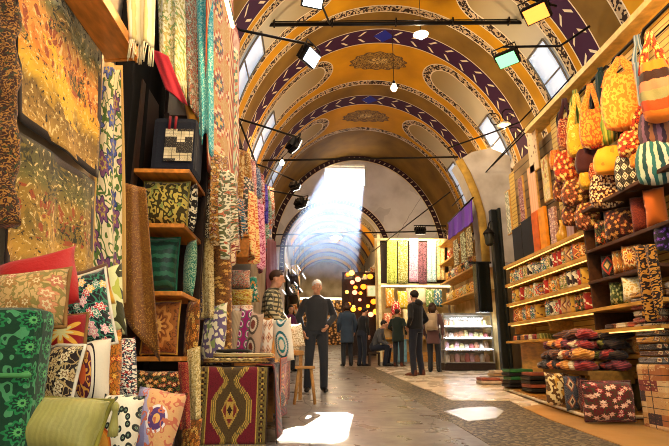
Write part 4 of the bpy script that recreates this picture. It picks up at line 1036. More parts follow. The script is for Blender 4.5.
def person(label, x, y, H=1.74, head=0.0, look=(0, 0), arms=None, legs=None, top=None, bottom=None, shoe=None, hair=None, hairlen=0, slim=1.0, bend=0.0, sit=0.0, skin=None, vox=.011, coat=0, hood=None, name='person', group=None, zoff=0.0, tgrow=.016, detail=False, beard=None):
    """figure built facing -Y and turned by head (radians, + to its left); arms and legs are joint lists"""
    skin = skin or M_skin; k = H / 1.74
    tilt = Matrix.Rotation(bend, 3, 'X')
    hipz = .90 - sit
    def up_(p):                                                       # bend the upper body forward about the hips
        p = V(p); q = V((p.x, p.y, p.z - .92)); q = tilt @ q; return V((q.x, q.y, q.z + .92 - sit))
    T = thing(name, label, 'person', (x, y, fz(y) + zoff), group, head)
    legs = legs or [[(.095, 0, .90), (.10, -.02, .50), (.105, .02, .09)], [(-.095, 0, .90), (-.10, -.02, .50), (-.105, .02, .09)]]
    arms = arms or [[(.175, .01, 1.385), (.25, .04, 1.15), (.23, -.08, .92)], [(-.175, .01, 1.385), (-.25, .04, 1.15), (-.23, -.08, .92)]]
    if sit == 0 and False: pass
    legs = [[V(p) - (V((0, 0, sit)) if i == 0 else V((0, 0, 0))) for i, p in enumerate(l)] for l in legs]
    arms = [[up_(p) for p in a] for a in arms]
    rows = [((0, .01, .86), .155 * slim, .105), ((0, .01, .95), .165 * slim, .115), ((0, .0, 1.08), .148 * slim, .108), ((0, .0, 1.22), .165 * slim, .115), ((0, .01, 1.35), .180 * slim, .11), ((0, .015, 1.42), .150 * slim, .09), ((0, .015, 1.455), .10 * slim, .07), ((0, .015, 1.48), .06, .06)]
    rows = [(up_(r[0]), r[1], r[2]) for r in rows]
    hc = up_((0, -.015, 1.615)); Rh = Matrix.Rotation(look[0], 3, 'Z') @ Matrix.Rotation(look[1], 3, 'X')
    hd = lambda p: hc + Rh @ V(p)
    # body
    mb = MB(); trunk(mb, [(r[0], r[1] * .92, r[2] * .92) for r in rows])
    limb(mb, [up_((0, .02, 1.44)), up_((0, .01, 1.50)), hd((0, .015, -.06))], [.062, .055, .055])
    mb.ball(hd((0, .012, .022)), (.076, .094, .098), 18); mb.ball(hd((0, -.022, -.058)), (.054, .058, .062), 14)
    mb.ball(hd((0, -.045, -.092)), (.026, .026, .022), 10)                                        # chin
    mb.tube([hd((0, -.083, .02)), hd((0, -.112, -.028)), hd((0, -.085, -.036))], [.010, .017, .012], 8)     # nose
    mb.ball(hd((0, -.078, .036)), (.052, .016, .014), 8)                                          # brow
    for s in (-1, 1): mb.ball(hd((s * .079, .012, -.01)), (.010, .022, .032), 8)                  # ears
    for l in legs: limb(mb, l, [.078, .052, .036]);
    for a in arms: limb(mb, a, [.05, .04, .028])
    for a in arms:
        w = (a[2] - a[1]).normalized(); pc = a[2] + w * .05; side = V((1, 0, 0)) if abs(w.x) < .8 else V((0, 1, 0)); side = (side - w * side.dot(w)).normalized()
        mb.tube([a[2], pc, a[2] + w * .095], [(.028, .024), (.040, .018), (.036, .015)], 10, side=w.cross(side))
    vs, fs = fuse(mb, vox, 3)
    bb = MB(); bb.add(vs, fs)
    for a in arms:                                                                                # fingers, curled a little
        w = (a[2] - a[1]).normalized(); side = V((1, 0, 0)) if abs(w.x) < .8 else V((0, 1, 0)); side = (side - w * side.dot(w)).normalized(); fwd = w.cross(side); cu = -side * (1 if a[2].x > 0 else -1)
        for i, ln in enumerate((.068, .078, .072, .056)):
            q = a[2] + w * .085 + fwd * (.030 - .020 * i); bb.tube([q, q + w * ln * .5 + cu * .008, q + w * ln * .85 + cu * .026, q + w * ln * .9 + cu * .045], [.0095, .009, .008, .005], 7)
        q = a[2] + w * .03 + fwd * .034; bb.tube([q, q + w * .03 + fwd * .022, q + w * .062 + fwd * .022 + cu * .012], [.012, .010, .006], 7)
    sc = lambda M_: [M_.__setitem__(i, tuple(V(p) * k)) for i, p in enumerate(M_.v)] and M_ or M_
    def part(nm, M_, m, parent=T):
        M_.v = [tuple(V(p) * k) for p in M_.v]; return mk(nm, M_, m, parent, local=True)
    part('body', bb, skin)
    if detail:
        for s in (-1, 1):
            e = MB(); e.ball(hd((s * .030, -.0815, .012)), (.013, .008, .0075), 10); eo = part('eye', e, M_eye)
            e = MB(); e.ball(hd((s * .030, -.0885, .012)), (.006, .003, .006), 8); mk_i = part('iris', e, M_iris)
        e = MB(); e.tube([hd((-.024, -.083, -.066)), hd((0, -.092, -.064)), hd((.024, -.083, -.066))], [.003, .0065, .003], 8); part('mouth', e, M_lip)
        e = MB()
        for s in (-1,):
            pass
        for s in (-1, 1):
            e = MB(); e.tube([hd((s * .015, -.093, .036)), hd((s * .032, -.093, .040)), hd((s * .048, -.083, .034))], [.004, .005, .003], 6); part('eyebrow', e, hair)
    # trousers
    if bottom:
        mb = MB(); trunk(mb, [(r[0], r[1] + .012, r[2] + .012) for r in rows[:3]])
        for l in legs: limb(mb, [l[0], l[1], l[2] - V((0, 0, .02))], [.098, .072, .062])
        vs, fs = fuse(mb, vox * 1.2, 3); q = MB(); q.add(vs, fs); part('trousers', q, bottom)
    if top:
        mb = MB(); rr = rows[1:] if not coat else rows; g_ = tgrow
        trunk(mb, [(r[0] - V((0, 0, .03 if i == 0 else 0)), r[1] + g_, r[2] + g_) for i, r in enumerate(rr)])
        if coat: trunk(mb, [(up_((0, .01, .90 - coat)), .19 * slim, .15), (up_((0, .01, .95)), .18 * slim, .135)])
        for a in arms: limb(mb, a[:2] + [a[2] - (a[2] - a[1]).normalized() * .02], [.064, .055, .044])
        vs, fs = fuse(mb, vox * 1.2, 3); q = MB(); q.add(vs, fs); part('jacket' if coat or hood else 'sweater', q, top)
        q = MB(); c = up_((0, .008, 1.475)); q.tube([c + V((math.cos(t) * .066, math.sin(t) * .062, 0)) for t in [2 * PI * i / 18 for i in range(19)]], .014, 6); part('collar', q, top)
        for a in arms:
            w = (a[2] - a[1]).normalized(); q = MB(); q.tube([a[2] - w * .045, a[2] - w * .005], .040, 12); part('cuff', q, top)
    if hood:
        q = MB(); q.ball(up_((0, .10, 1.46)), (.12, .075, .07), 14); q.ball(up_((0, .085, 1.50)), (.10, .05, .05), 12); vs, fs = fuse(q, .014, 3); q = MB(); q.add(vs, fs); part('hood', q, hood)
    if shoe:
        for l in legs:
            a = l[2]; s = 1 if a.x > 0 else -1; q = MB(); fz_ = 0.035
            q.tube([V((a.x, a.y + .07, fz_)), V((a.x, a.y + .02, fz_ + .014)), V((a.x + s * .01, a.y - .08, fz_ + .004)), V((a.x + s * .02, a.y - .17, fz_ - .006)), V((a.x + s * .02, a.y - .205, fz_ - .012))], [(.030, .034), (.042, .046), (.046, .038), (.042, .028), (.02, .016)], 12, side=V((0, 0, 1)).cross(V((0, 1, 0))))
            q.tube([V((a.x, a.y + .02, .05)), V((a.x, a.y + .02, .13))], [.052, .046], 12)
            q.v = [(p[0], p[1], max(p[2], 0.001)) for p in q.v]; vs, fs = fuse(q, .012, 2); q = MB(); q.add(vs, fs)
            lo = min(p[2] for p in q.v); q.v = [(p[0], p[1], p[2] - lo) for p in q.v]; part('shoe', q, shoe)
    if hair:
        q = MB(); q.ball(hd((0, .022, .036)), (.083, .099, .093), 24)
        q.v = [tuple(hd(Rh.inverted() @ (V(p) - hc))) for p in q.v]
        keep = []
        L = [Rh.inverted() @ (V(p) - hc) for p in q.v]
        # cut the hairline: pull front-lower points inside the skull
        nv = []
        for p, l in zip(q.v, L):
            lim = .048 if l.y < -.045 else (.012 if l.y < .03 else -.05)
            if l.z < lim: l = V((l.x * .80, l.y * .80 + .004, max(l.z, lim - .02)))
            nv.append(tuple(hd(l)))
        q.v = nv
        if hairlen:
            q.tube([hd((0, .07, .06)), hd((0, .095, -.05)), hd((0, .085, -.05 - hairlen))], [(.075, .035), (.082, .045), (.06, .03)], 14, side=V((1, 0, 0)))
            for s in (-1, 1): q.tube([hd((s * .07, .01, .06)), hd((s * .084, .02, -.05)), hd((s * .075, .03, -.05 - hairlen * .8))], [.02, .03, .02], 8)
        part('hair', q, hair)
    if beard:
        q = MB(); q.ball(hd((0, -.03, -.075)), (.056, .058, .045), 12); part('beard', q, beard)
    return T
C_ = lambda n, h, **k: cloth(n, h if callable(h) else (lambda g: g.ramp(g.noise(7, g.obj, 4), [(.3, tuple(x * .75 for x in hx(h)[:3]) + (1,)), (.7, hx(h))])), **k)
M_char = C_('charcoal_knit', '#232529'); M_slate = C_('slate_trousers', '#23262c'); M_shoeb = plain('black_shoe', '#0e0c0b', rough=.35); M_shoebr = plain('brown_shoe', '#5a2a14', rough=.4)
M_blk = C_('black_hoodie', '#0d0d10'); M_jean = C_('dark_jeans', '#171c2a'); M_blue = C_('blue_grey_coat', '#2a3a4c'); M_green = C_('dark_green_coat', '#16241c'); M_greyj = C_('grey_jacket', '#4a4a4c')
M_rosec = C_('rose_grey_coat', '#6a4a48'); M_bag = C_('beige_canvas', '#c0a888'); M_plum = C_('plum_coat', '#5a1f4c')
g1 = G(315, 391)
person('grey-haired man in a dark sweater facing the camera in the sunbeam', .07, 8.55, 1.76, head=.06, look=(.1, .02), top=M_char, bottom=M_slate, shoe=M_shoeb, hair=M_hgrey, detail=True, vox=.009,
       arms=[[(.18, .01, 1.385), (.285, .06, 1.16), (.17, -.10, 1.00)], [(-.18, .01, 1.385), (-.285, .06, 1.15), (-.215, -.04, .92)]],
       legs=[[(.09, 0, .90), (.115, -.03, .50), (.12, .0, .09)], [(-.09, 0, .90), (-.115, -.02, .50), (-.135, .03, .09)]])
person('man in a black hooded jacket standing with hands in his pockets, seen from behind', 2.22, 11.3, 1.80, head=-2.35, look=(-.5, 0), top=M_blk, hood=M_blk, bottom=M_jean, shoe=M_shoebr, hair=M_hdark, vox=.010, tgrow=.03,
       arms=[[(.185, .01, 1.385), (.29, .08, 1.14), (.185, -.07, .98)], [(-.185, .01, 1.385), (-.29, .08, 1.14), (-.185, -.07, .98)]],
       legs=[[(.095, 0, .90), (.12, -.02, .50), (.15, .02, .09)], [(-.095, 0, .90), (-.11, -.02, .50), (-.12, .03, .09)]])
M_check = cloth('olive_check_shirt', lambda g: (lambda x, y, z: g.lay(hx('#b3a67c'), (((x * 1.1 + y * .9) * 16).fr() < .42, hx('#4c4a34')), (((z) * 16).fr() < .42, hx('#45432e')), (((x * 1.1 + y * .9) * 16).fr() * (z * 16).fr() < .05, hx('#26251c'))))(*g.xyz(g.obj)))
person('dark-haired man in a checked shirt leaning over the wooden stall', -.62, 7.45, 1.80, head=1.35, look=(.1, .12), bend=.14, top=M_check, bottom=M_jean, shoe=M_shoeb, hair=M_hbr, vox=.010,
       arms=[[(.18, .01, 1.385), (.25, -.06, 1.16), (.16, -.24, 1.02)], [(-.18, .01, 1.385), (-.25, -.06, 1.16), (-.16, -.24, 1.02)]])
person('person in a long blue-grey coat standing with their back turned beyond the sunbeam', .93, 14.2, 1.68, head=3.3, top=M_blue, coat=.28, bottom=M_slate, shoe=M_shoeb, hair=M_hbr, hairlen=.06, vox=.012)
person('man in black leaning towards the seated figure', 1.33, 14.25, 1.55, head=2.2, look=(0, .2), bend=.18, top=M_blk, bottom=M_jean, shoe=M_shoeb, hair=M_hdark, vox=.012)
M_st = C_('stool_plastic', '#3a2a1c')
px_ = 1.66
person('person in a grey jacket sitting sideways on a low stool', px_, 14.3, 1.66, head=1.2, bend=.45, sit=.42, look=(0, .2), top=M_greyj, bottom=M_jean, shoe=M_shoeb, hair=M_hdark, vox=.012,
       legs=[[(.10, 0, .90), (.13, -.42, .52), (.13, -.36, .09)], [(-.10, 0, .90), (-.13, -.42, .52), (-.13, -.34, .09)]],
       arms=[[(.18, .01, 1.385), (.24, -.14, 1.18), (.16, -.34, 1.16)], [(-.18, .01, 1.385), (-.24, -.14, 1.18), (-.16, -.34, 1.16)]])
T = thing('low_stool', 'low dark stool under the person in the grey jacket', 'stool', (px_, 14.3, fz(14.3)))
b = MB(); b.box((px_, 14.3, fz(14.3) + .33), (.30, .30, .04), bev=.01); mk('seat', b, M_st, T)
for a in (-.13, .13):
    for c in (-.13, .13):
        b = MB(); z0 = fz(14.3 + c); b.box((px_ + a, 14.3 + c, (z0 + fz(14.3) + .31) / 2), (.035, .035, fz(14.3) + .31 - z0)); mk('leg', b, M_st, T)
person('person in a dark green coat standing before the bright scarf shop', 2.27, 14.0, 1.50, head=2.6, top=M_green, coat=.16, bottom=M_slate, shoe=M_shoebr, hair=M_hbr, vox=.012,
       arms=[[(.18, .01, 1.385), (.27, .04, 1.17), (.18, -.14, 1.06)], [(-.18, .01, 1.385), (-.28, .06, 1.16), (-.24, -.08, .96)]])
F1 = person('woman in a rose-grey coat with a beige backpack by the display case', 2.80, 12.2, 1.58, head=2.75, look=(.4, 0), top=M_rosec, coat=.2, bottom=M_slate, shoe=M_shoeb, hair=M_hbr, hairlen=.12, slim=.94, vox=.012)
T = thing('backpack', 'beige canvas backpack on the woman in the rose-grey coat', 'bag', (2.80, 12.1, fz(12.2) + .95))
bc = V((2.80, 12.2, fz(12.2))) + Matrix.Rotation(2.75, 3, 'Z') @ V((0, .225, 1.12))
R = Matrix.Rotation(2.75, 3, 'Z'); b = MB(); b.pillow(bc, R @ RT, UPV, .30, .40, .16, 12, .03, 3, 0, 4); mk('sack', b, M_bag, T, weld=True)
b = MB(); b.pillow(bc + R @ V((0, .07, -.06)), R @ RT, UPV, .2, .18, .06, 8, .03, 4, 0, 4); mk('pocket', b, M_bag, T, weld=True)
for s in (-1, 1):
    b = MB(); b.tube([bc + R @ V((s * .09, -.06, .19)), bc + R @ V((s * .11, -.16, .27)), bc + R @ V((s * .13, -.33, .20)), bc + R @ V((s * .15, -.36, .0)), bc + R @ V((s * .12, -.1, -.16))], [(.018, .006)] * 5, 8); mk('strap', b, M_bag, T)
person('person in a plum coat standing behind the stall, half hidden by the grey-haired man', -.52, 12.6, 1.52, head=.5, top=M_plum, coat=.2, bottom=M_slate, shoe=M_shoeb, hair=M_hdark, hairlen=.1, slim=.95, vox=.012)
# ================================================================ RIGHT SHOP
WX = 3.92                                                                    # back panel of the shelves
M_slat = mat('striped_slatboard', lambda g: (lambda z: g.lay(g.ramp(g.noise(2, g.pos, 4), [(.3, hx('#c9a04a')), (.7, hx('#e2bf6a'))]), (((z) * 13).fr() < .16, hx('#7a5420'))))(g.xyz(g.pos)[2]), rough=.6)
M_pinew = mat('yellow_pine', p_wood('#cf9a44'), rough=.45)
b = MB(); b.box((WX + .06, 7.15, 2.3), (.12, 5.2, 4.4)); mk('wall_shop', b, M_slat, kind='structure')
b = MB(); b.box((3.72, 6.2, 4.0), (.08, 3.3, 1.15)); b2 = b
T = thing('slatboard', 'tall striped slat panel behind the hanging bags', 'panel', (3.72, 6.2, 3.1)); 
b = MB(); b.box((3.74, 5.95, 3.74), (.06, 2.9, 1.72)); mk('board', b, M_slat, T)
b = MB(); b.slab([V((3.54, 4.3, 4.60)), V((3.80, 4.3, 4.60)), V((3.80, 7.95, 4.60)), V((3.54, 7.95, 4.60))], (0, 0, .08)); mk('cornice', b, plain('straw_paint', '#dcb868', rough=.6), T)
def frame_rail(label, ya, yb):
    b = MB(); zt = 4.50; x = 3.665; r = .02; zl = 3.05
    pts = [V((x, ya, zl)), V((x, ya, zt - .06)), V((x, ya + .06, zt)), V((x, yb - .06, zt)), V((x, yb, zt - .06)), V((x, yb, zl))]
    b.tube(pts, r, 8); T = thing('bag_rack', label, 'rack', (x, (ya + yb) / 2, zl), 'bag racks'); mk('bent_rail', b, M_metal, T)
    for z in (4.30, 3.72, 3.3):
        q = MB(); q.tube([V((x, ya, z)), V((x, yb, z))], .011, 6); mk('crossbar', q, M_metal, T)
ys = [4.35, 5.02, 5.62, 6.12, 6.62, 7.1]
nmz = ['nearest', 'second from the front', 'middle', 'fourth from the front', 'farthest']
for i in range(5): frame_rail('black bent rail frame holding bags, %s of the five' % nmz[i], ys[i] + .02, ys[i + 1] - .02)

# ---- shelves
M_dkshelf = mat('walnut_shelf', p_wood('#4a2c14'), rough=.5)
T = thing('shelf_unit', 'honey pine shelf unit filled with embroidered pouches', 'shelf', (3.65, 7.75, fz(7.7)))
SX = 3.45
LV = [2.50, 2.17, 1.83, 1.50]
for z in LV:
    b = MB(); b.box(((SX + WX) / 2, 7.72, z + .0), (WX - SX, 2.86, .035), bev=.005); mk('board', b, M_pinew, T)
    b = MB(); b.box((SX - .008, 7.72, z + .004), (.016, 2.86, .05)); mk('front_edge', b, M_pinew, T)
for y in (6.30, 7.80, 9.14):
    b = MB(); b.box(((SX + WX) / 2 + .05, y, 1.91), (WX - SX - .1, .03, 1.14)); mk('divider', b, M_pinew, T)
M_led = mat('amber_strip', '#ffffff', emit='#ffc868', es=1.8)
for z in LV:
    b = MB(); b.box((SX + .03, 7.72, z - .024), (.014, 2.8, .012)); mk('light_strip', b, M_led, T)
T = thing('shelf_unit', 'dark walnut shelves for cushions and hats nearest the camera', 'shelf', (3.6, 5.35, fz(5.3)))
for z, y0, y1, x0 in ((2.72, 4.4, 6.27, 3.36), (2.22, 4.4, 6.27, 3.40), (1.84, 4.9, 6.27, 3.40), (1.50, 4.9, 6.27, 3.36)):
    b = MB(); b.box(((x0 + WX) / 2, (y0 + y1) / 2, z), (WX - x0, y1 - y0, .04), bev=.006); mk('board', b, M_dkshelf if z > 1.6 else M_pinew, T)
b = MB(); b.box(((3.42 + WX) / 2, 6.26, 2.0), (WX - 3.42, .025, 1.5)); mk('end_panel', b, M_dkshelf, T)

# ---- pouches
fab = []
def addf(k, b_): fab.append(cloth('pouch_' + k, b_, bs=120))
addf('ivory_red', p_floral('#e2d2a8', ['#b02a20', '#d87a2a'], '#e8c050', '#4a6a2a', 2))
addf('gold_dots', p_speck('#c08a2c', ['#f0d890', '#8a3a14', '#e0b050'], 7))
addf('cream_black', p_fil('#e6dab4', '#2a1c14', 2, 14, .4))
addf('orange_suz', p_suzani('#d87a1c', '#f0d08a', '#8a2a14', '#e8a83a', 1, 1))
addf('ivory_suz', p_suzani('#e6d8b0', '#c83a20', '#2a5a6a', '#e8a83a', 1, 1))
addf('tan_kil', p_kilim('#b98a4a', ['#6a2a14', '#e0c080', '#8a4a1c'], 1.5, 1))
addf('mustard', p_fil('#c99a34', '#6a3a14', 2, 12, .4))
addf('white_tulip', p_floral('#ece2c4', ['#d8481c', '#3a6a8a'], '#e8b040', '#3a6a3a', 2))
addf('rust', p_kilim('#a8481c', ['#e8b060', '#3a1c10', '#d8782a'], 2, 2))
addf('sand_leaf', p_floral('#d8b878', ['#a85a2a', '#e8d8a8'], '#7a2a14', '#6a7a2a', 2))
addf('black_gold', p_floral('#1a120c', ['#d8a83a', '#b8501c'], '#f0d890', '#5a5a20', 2.2))
addf('red_cream', p_fil('#a82a1c', '#f0dcb0', 2, 12, .3))
M_zip = plain('brass_zip', '#a8842c', rough=.35, metal=.7)
def pouch_proto():
    T = thing('pouch', 'x', 'pouch'); b = MB(); b.pillow((0, 0, .115), RT, UPV, .26, .23, .07, 10, .03, 5, 0, 3.2); o = mk('body', b, fab[0], T, local=True, weld=True)
    b = MB(); b.tube([V((-.11, 0, .224)), V((0, 0, .2225)), V((.11, 0, .224))], .006, 5); mk('zip', b, M_zip, T, local=True)
    b = MB(); b.box((.10, -.01, .205), (.008, .004, .03)); mk('zip_pull', b, M_zip, T, local=True)
    return T
P0 = pouch_proto(); P0kids = kids(P0); first = [True]
meshes = []
for m_ in fab:
    me = P0kids[0].data.copy(); me.materials.clear(); me.materials.append(m_); meshes.append(me)
fabn = ['ivory and red flowered', 'gold dotted', 'cream and black scrolled', 'orange medallion', 'ivory medallion', 'tan diamond', 'mustard scrolled', 'white tulip', 'rust diamond', 'sand leafy', 'black and gold', 'red and cream']
ordn = ['first', 'second', 'third', 'fourth', 'fifth', 'sixth', 'seventh', 'eighth', 'ninth', 'tenth', 'eleventh', 'twelfth', 'thirteenth', 'fourteenth', 'fifteenth']
def put_pouch(y, z, fi, label, group, sc=1.0, yaw=0.0, lean=.15, x=SX + .14, sz=1.0):
    if first[0]:
        r = P0; first[0] = False; ch = P0kids
    else:
        r = P0.copy(); COL.objects.link(r); ch = []
        for c in P0kids:
            q = c.copy(); COL.objects.link(q); q.parent = r; ch.append(q)
    ch[0].data = meshes[fi]
    r.location = (x, y, z); r.rotation_euler = (-lean, 0, -PI / 2 + yaw); r.rotation_mode = 'XYZ'; r.scale = (sc, 1, sz)
    r['label'] = label; r['group'] = group
rr = random.Random(11)
shelfname = ['top', 'second', 'third', 'fourth']
for si, z in enumerate(LV):
    for bay, (ya, yb, n) in enumerate(((6.44, 7.68, 10), (7.92, 9.02, 6))):
        if si == 0: continue
        for i in range(n):
            y = yb - (i + .5) * (yb - ya) / n; fi = rr.randrange(12)
            if si == 1 and bay == 1: fi = [0, 7, 4, 9, 2, 7][i]
            put_pouch(y, z + .03, fi, '%s pouch, %s from far end, %s shelf, %s bay' % (fabn[fi], ordn[i], shelfname[si], ('near pine', 'far pine')[bay]), 'pouches on the %s pine shelf' % shelfname[si],
                      sc=rr.uniform(.95, 1.15), yaw=.95 + rr.uniform(-.15, .15), lean=rr.uniform(.02, .10), sz=rr.uniform(.98, 1.10))
# upright boards, albums and bottles on the top shelf, posters over them
def plank(label, px0, py0, px1, py1, x, m, nm='panel_board', cat='board', th=.03, group=None, frame=None):
    A, B_ = S(px0, py0, x), S(px1, py1, x); y0, y1 = min(A.y, B_.y), max(A.y, B_.y); z0, z1 = min(A.z, B_.z), max(A.z, B_.z)
    c = V((x, (y0 + y1) / 2, (z0 + z1) / 2))
    if frame:
        T = thing(nm, label, cat, (x, c.y, z0), group); b = MB(); b.box(c, (th, y1 - y0, z1 - z0), bev=.004); mk('frame', b, frame, T)
        b = MB(); b.slab([V((x - th / 2 - .003, y1 - .018, z0 + .02)), V((x - th / 2 - .003, y0 + .018, z0 + .02)), V((x - th / 2 - .003, y0 + .018, z1 - .02)), V((x - th / 2 - .003, y1 - .018, z1 - .02))], (.004, 0, 0)); mk('picture', b, m, T); return T
    b = MB(); b.slab([V((x - th / 2, y1, z0)), V((x - th / 2, y0, z0)), V((x - th / 2, y0, z1)), V((x - th / 2, y1, z1))], (th, 0, 0)); return mk(nm, b, m, None, label, cat, group)
zt = LV[0] + .018
M_blackboard = plain('black_board', '#0d0c0c', rough=.6); M_org = plain('orange_board', '#c85a10', rough=.5); M_org2 = plain('amber_board', '#e08a18', rough=.5)
def stood(label, ya, yb, h, x, m, th=.05, **k):
    b = MB(); b.box((x, (ya + yb) / 2, zt + h / 2), (th, abs(yb - ya), h), bev=.004); return mk('stood_board', b, m, None, label, 'board', 'boards on the top shelf')
stood('black board at the far end of the top shelf', 8.62, 9.02, .66, 3.62, M_blackboard)
stood('wider black board, second from the far end of the top shelf', 8.16, 8.60, .70, 3.62, M_blackboard)
stood('orange board standing next to the black boards', 7.90, 8.12, .72, 3.60, M_org)
stood('amber board standing on the top shelf beside the orange one', 7.64, 7.86, .72, 3.60, M_org2)
M_pinkp = cloth('pink_patterned_paper', p_floral('#c89a90', ['#8a3a4a', '#e8c8b0'], '#e0c080', '#6a4a3a', 5, 2)); M_pinkq = cloth('rose_paper', p_strip(['#c8a090', '#b88a7c'], 8, 0, .05))
stood('pink patterned panel standing on the top shelf', 7.32, 7.50, .62, 3.60, M_pinkp)
stood('plain rose panel, nearest of the boards on the top shelf', 6.80, 7.0, .50, 3.60, M_pinkq)
M_vase = mat('amber_glaze', lambda g: g.ramp(g.noise(6, g.obj, 3), [(.3, hx('#a8781c')), (.7, hx('#d8a83a'))]), rough=.25)
b = MB(); b.lathe([(.05, 0), (.09, .05), (.10, .14), (.05, .24), (.03, .30), (.045, .36)], (3.6, 7.16, zt), 18); mk('vase', b, M_vase, None, 'amber glazed vase between the pink and rose panels', 'vase')
PN = [('tall cream relief panel highest on the slat wall', 527, 133, 540.5, 168, p_fil('#d8b888', '#7a4a2c', 3, 10, .2, 2)),
      ('plain salmon picture panel under the cream relief', 527.5, 169, 540.5, 213, p_strip(['#e8a070', '#f0b080'], 7, 0, .1)),
      ('gold flowered picture panel beside the salmon one', 541, 160, 552.5, 199, p_floral('#e8cc80', ['#c87a3a', '#f0e0a8'], '#a84a2c', '#a8944a', 2, 2)),
      ('pale gold picture panel nearest the bags', 553, 150, 564, 191, p_fil('#dcc07c', '#b08a4a', 4, 12, .2, 2)),
      ('narrow red patterned hanging panel on the slat wall', 518, 179, 527, 222, p_floral('#7a2228', ['#d8a0a0', '#b03a3a'], '#e8d0a0', '#3a1c1c', 6, 3)),
      ('grey green picture panel at the far end of the slat wall', 505, 193, 513, 233, p_fil('#8a8a70', '#d8d0b0', 3, 12, .2, 3))]
for i, (lb, a, b_, c, d, pt) in enumerate(PN): plank(lb, a, b_, c, d, 3.66, cloth('panel_art_%s' % 'abcdef'[i], pt), 'picture_panel', 'picture', frame=M_pinew)
b = MB(); b.box((3.82, 8.25, 3.72), (.04, 1.9, 1.5)); mk('mounted_plank_panel', b, mat('grey_planks', lambda g: (lambda z: g.lay(g.ramp(g.noise(3, g.pos, 4), [(.3, hx('#6a5030')), (.7, hx('#9a7c50'))]), ((z * 6).fr() < .1, hx('#2a1c10'))))(g.xyz(g.pos)[2]), rough=.7), None, 'grey plank wall lining behind the picture panels', 'panel')

# ---- hanging bags
def bag(name, label, px, py, wp, hp, x, m, strap=None, strap_top=None, base=None, tas=None, yaw=0.0, th=.16, seed=0, slit=False):
    c = S(px, py, x); k = c.y / FPX; w, h = wp * k * 1.12, hp * k; ax = V((-math.sin(.62), math.cos(.62), 0)) * -1
    ax = V((.80, -.60, 0)); 
    T = thing(name, label, 'bag', c - V((0, 0, h / 2)), 'hanging bags'); rr2 = random.Random(seed)
    def fn(sd):
        vs, uv, fs = [], [], []; n = 14
        for j in range(n + 1):
            v = j / n; ww = w * (.56 + .52 * math.sin(PI * min(1, (1 - v) * .62 + .12))) * .5
            for i in range(n + 1):
                u = -1 + 2 * i / n; fold = .010 * math.sin(u * 9 + seed) * (v ** .5) + .006 * math.sin(v * 11 + u * 4 + seed)
                k2 = max(0, (1 - abs(u) ** 2.4)) ** .5 * max(0.0, min(1, (v + .0) * 9)) ** .5 * (.45 + .55 * math.sin(PI * min(1, (1 - v) * .7 + .15)))
                vs.append(c + ax * (u * ww) + V((0, 0, -h / 2 + v * h - .10 * h * (1 - v) * (1 - u * u))) + (sd * (k2 * th / 2) + fold) * ax.cross(UPV)); uv.append(((u + 1) / 2, v))
        ix = lambda i, j: j * (n + 1) + i
        for j in range(n):
            for i in range(n):
                q = [ix(i, j), ix(i + 1, j), ix(i + 1, j + 1), ix(i, j + 1)]; fs.append(q if sd > 0 else q[::-1])
        return vs, fs, uv
    mb = MB()
    for sd in (1, -1): mb.add(*fn(sd))
    mk('body', mb, m, T, weld=True)
    if strap:
        zt_ = S(px, strap_top, x).z if strap_top is not None else c.z + h * .9
        for s in (-1, 1):
            a = c + ax * (s * w * .30) + V((0, 0, h * .44)); t_ = V((c.x + .02, c.y + .0, zt_)); q = MB()
            q.tube([a + ax * (s * w * .02) - V((0, 0, h * .12)), a.lerp(t_, .35) + ax * (s * w * .03), a.lerp(t_, .7), t_ + ax * s * .014], [(w * .17, .018), (w * .14, .014), (w * .09, .012), (.02, .010)], 10, side=ax); mk('strap', q, strap, T)
    if base: 
        q = MB(); zb = c.z - h * .42; q.tube([V((c.x, c.y, zb)) + ax * (w * .40 * t) + ax.cross(UPV) * .0 for t in (-1, -.5, 0, .5, 1)], [(.05, .035), (.085, .05), (.095, .055), (.085, .05), (.05, .035)], 10, side=UPV); mk('base', q, base, T)
    if tas:
        for s in (-.6, 0, .6):
            q = MB(); p = c + ax * (s * w * .4) + V((0, 0, -h * .55)); q.lathe([(.005, 0), (.014, -.02), (.012, -.03), (.02, -.10), (.0, -.102)], p, 8); mk('tassel', q, tas, T)
    return T
M_orf = cloth('orange_wool', p_fil('#d8701a', '#e89a3a', 7, 18, .2)); M_yel = cloth('yellow_wool', p_fil('#d8a01c', '#f0cc5a', 6, 18, .2)); M_ory = cloth('amber_wool', p_fil('#e0902a', '#b8581c', 5, 16, .5))
M_rdot = cloth('red_dotted', p_speck('#7a1c10', ['#d8602a', '#e8b06a'], 18, 1, .36)); M_dk = cloth('dark_maroon', '#3a0f0c'); M_tealc = cloth('dark_teal_felt', '#0f2f2c'); M_bluep = cloth('blue_grey_ticking', p_strip(['#5a7a8a', '#a8b4b0'], 8, 0, .02))
M_band_ = cloth('sunset_banded', p_strip(['#e07a1c', '#c84a14', '#8a8a5a', '#c87a5a', '#2a120c', '#d8701a'], 6, 1, .08)); M_ogr = cloth('red_orange_print', p_floral('#b83a14', ['#e8892a', '#e0b050'], '#f0d890', '#5a1c10', 4))
M_purp = cloth('smoky_violet_silk', p_strip(['#4a3440', '#7a5468', '#3a2430', '#8a5a3a'], 9, 0, .2)); M_bwg = cloth('black_white_geometric', p_kilim('#12100e', ['#d8ceb0', '#1a1612', '#d8ceb0'], 4, 4)); M_tst = cloth('teal_white_streaks', p_strip(['#2a6a62', '#b8c8a8', '#1c4a48', '#d8d0b0'], 10, 0, .12))
M_bdot = cloth('brown_white_dotted', p_speck('#4a1a10', ['#e8cfa0', '#d8a86a'], 13, 1, .42)); M_yor = cloth('yellow_orange_flap', p_fil('#e8951c', '#d8781a', 3, 8, .4)); M_mix = cloth('rust_gold_carpet', p_floral('#7a3a18', ['#d8a03a', '#b8501c'], '#e8d090', '#2a2a14', 4))
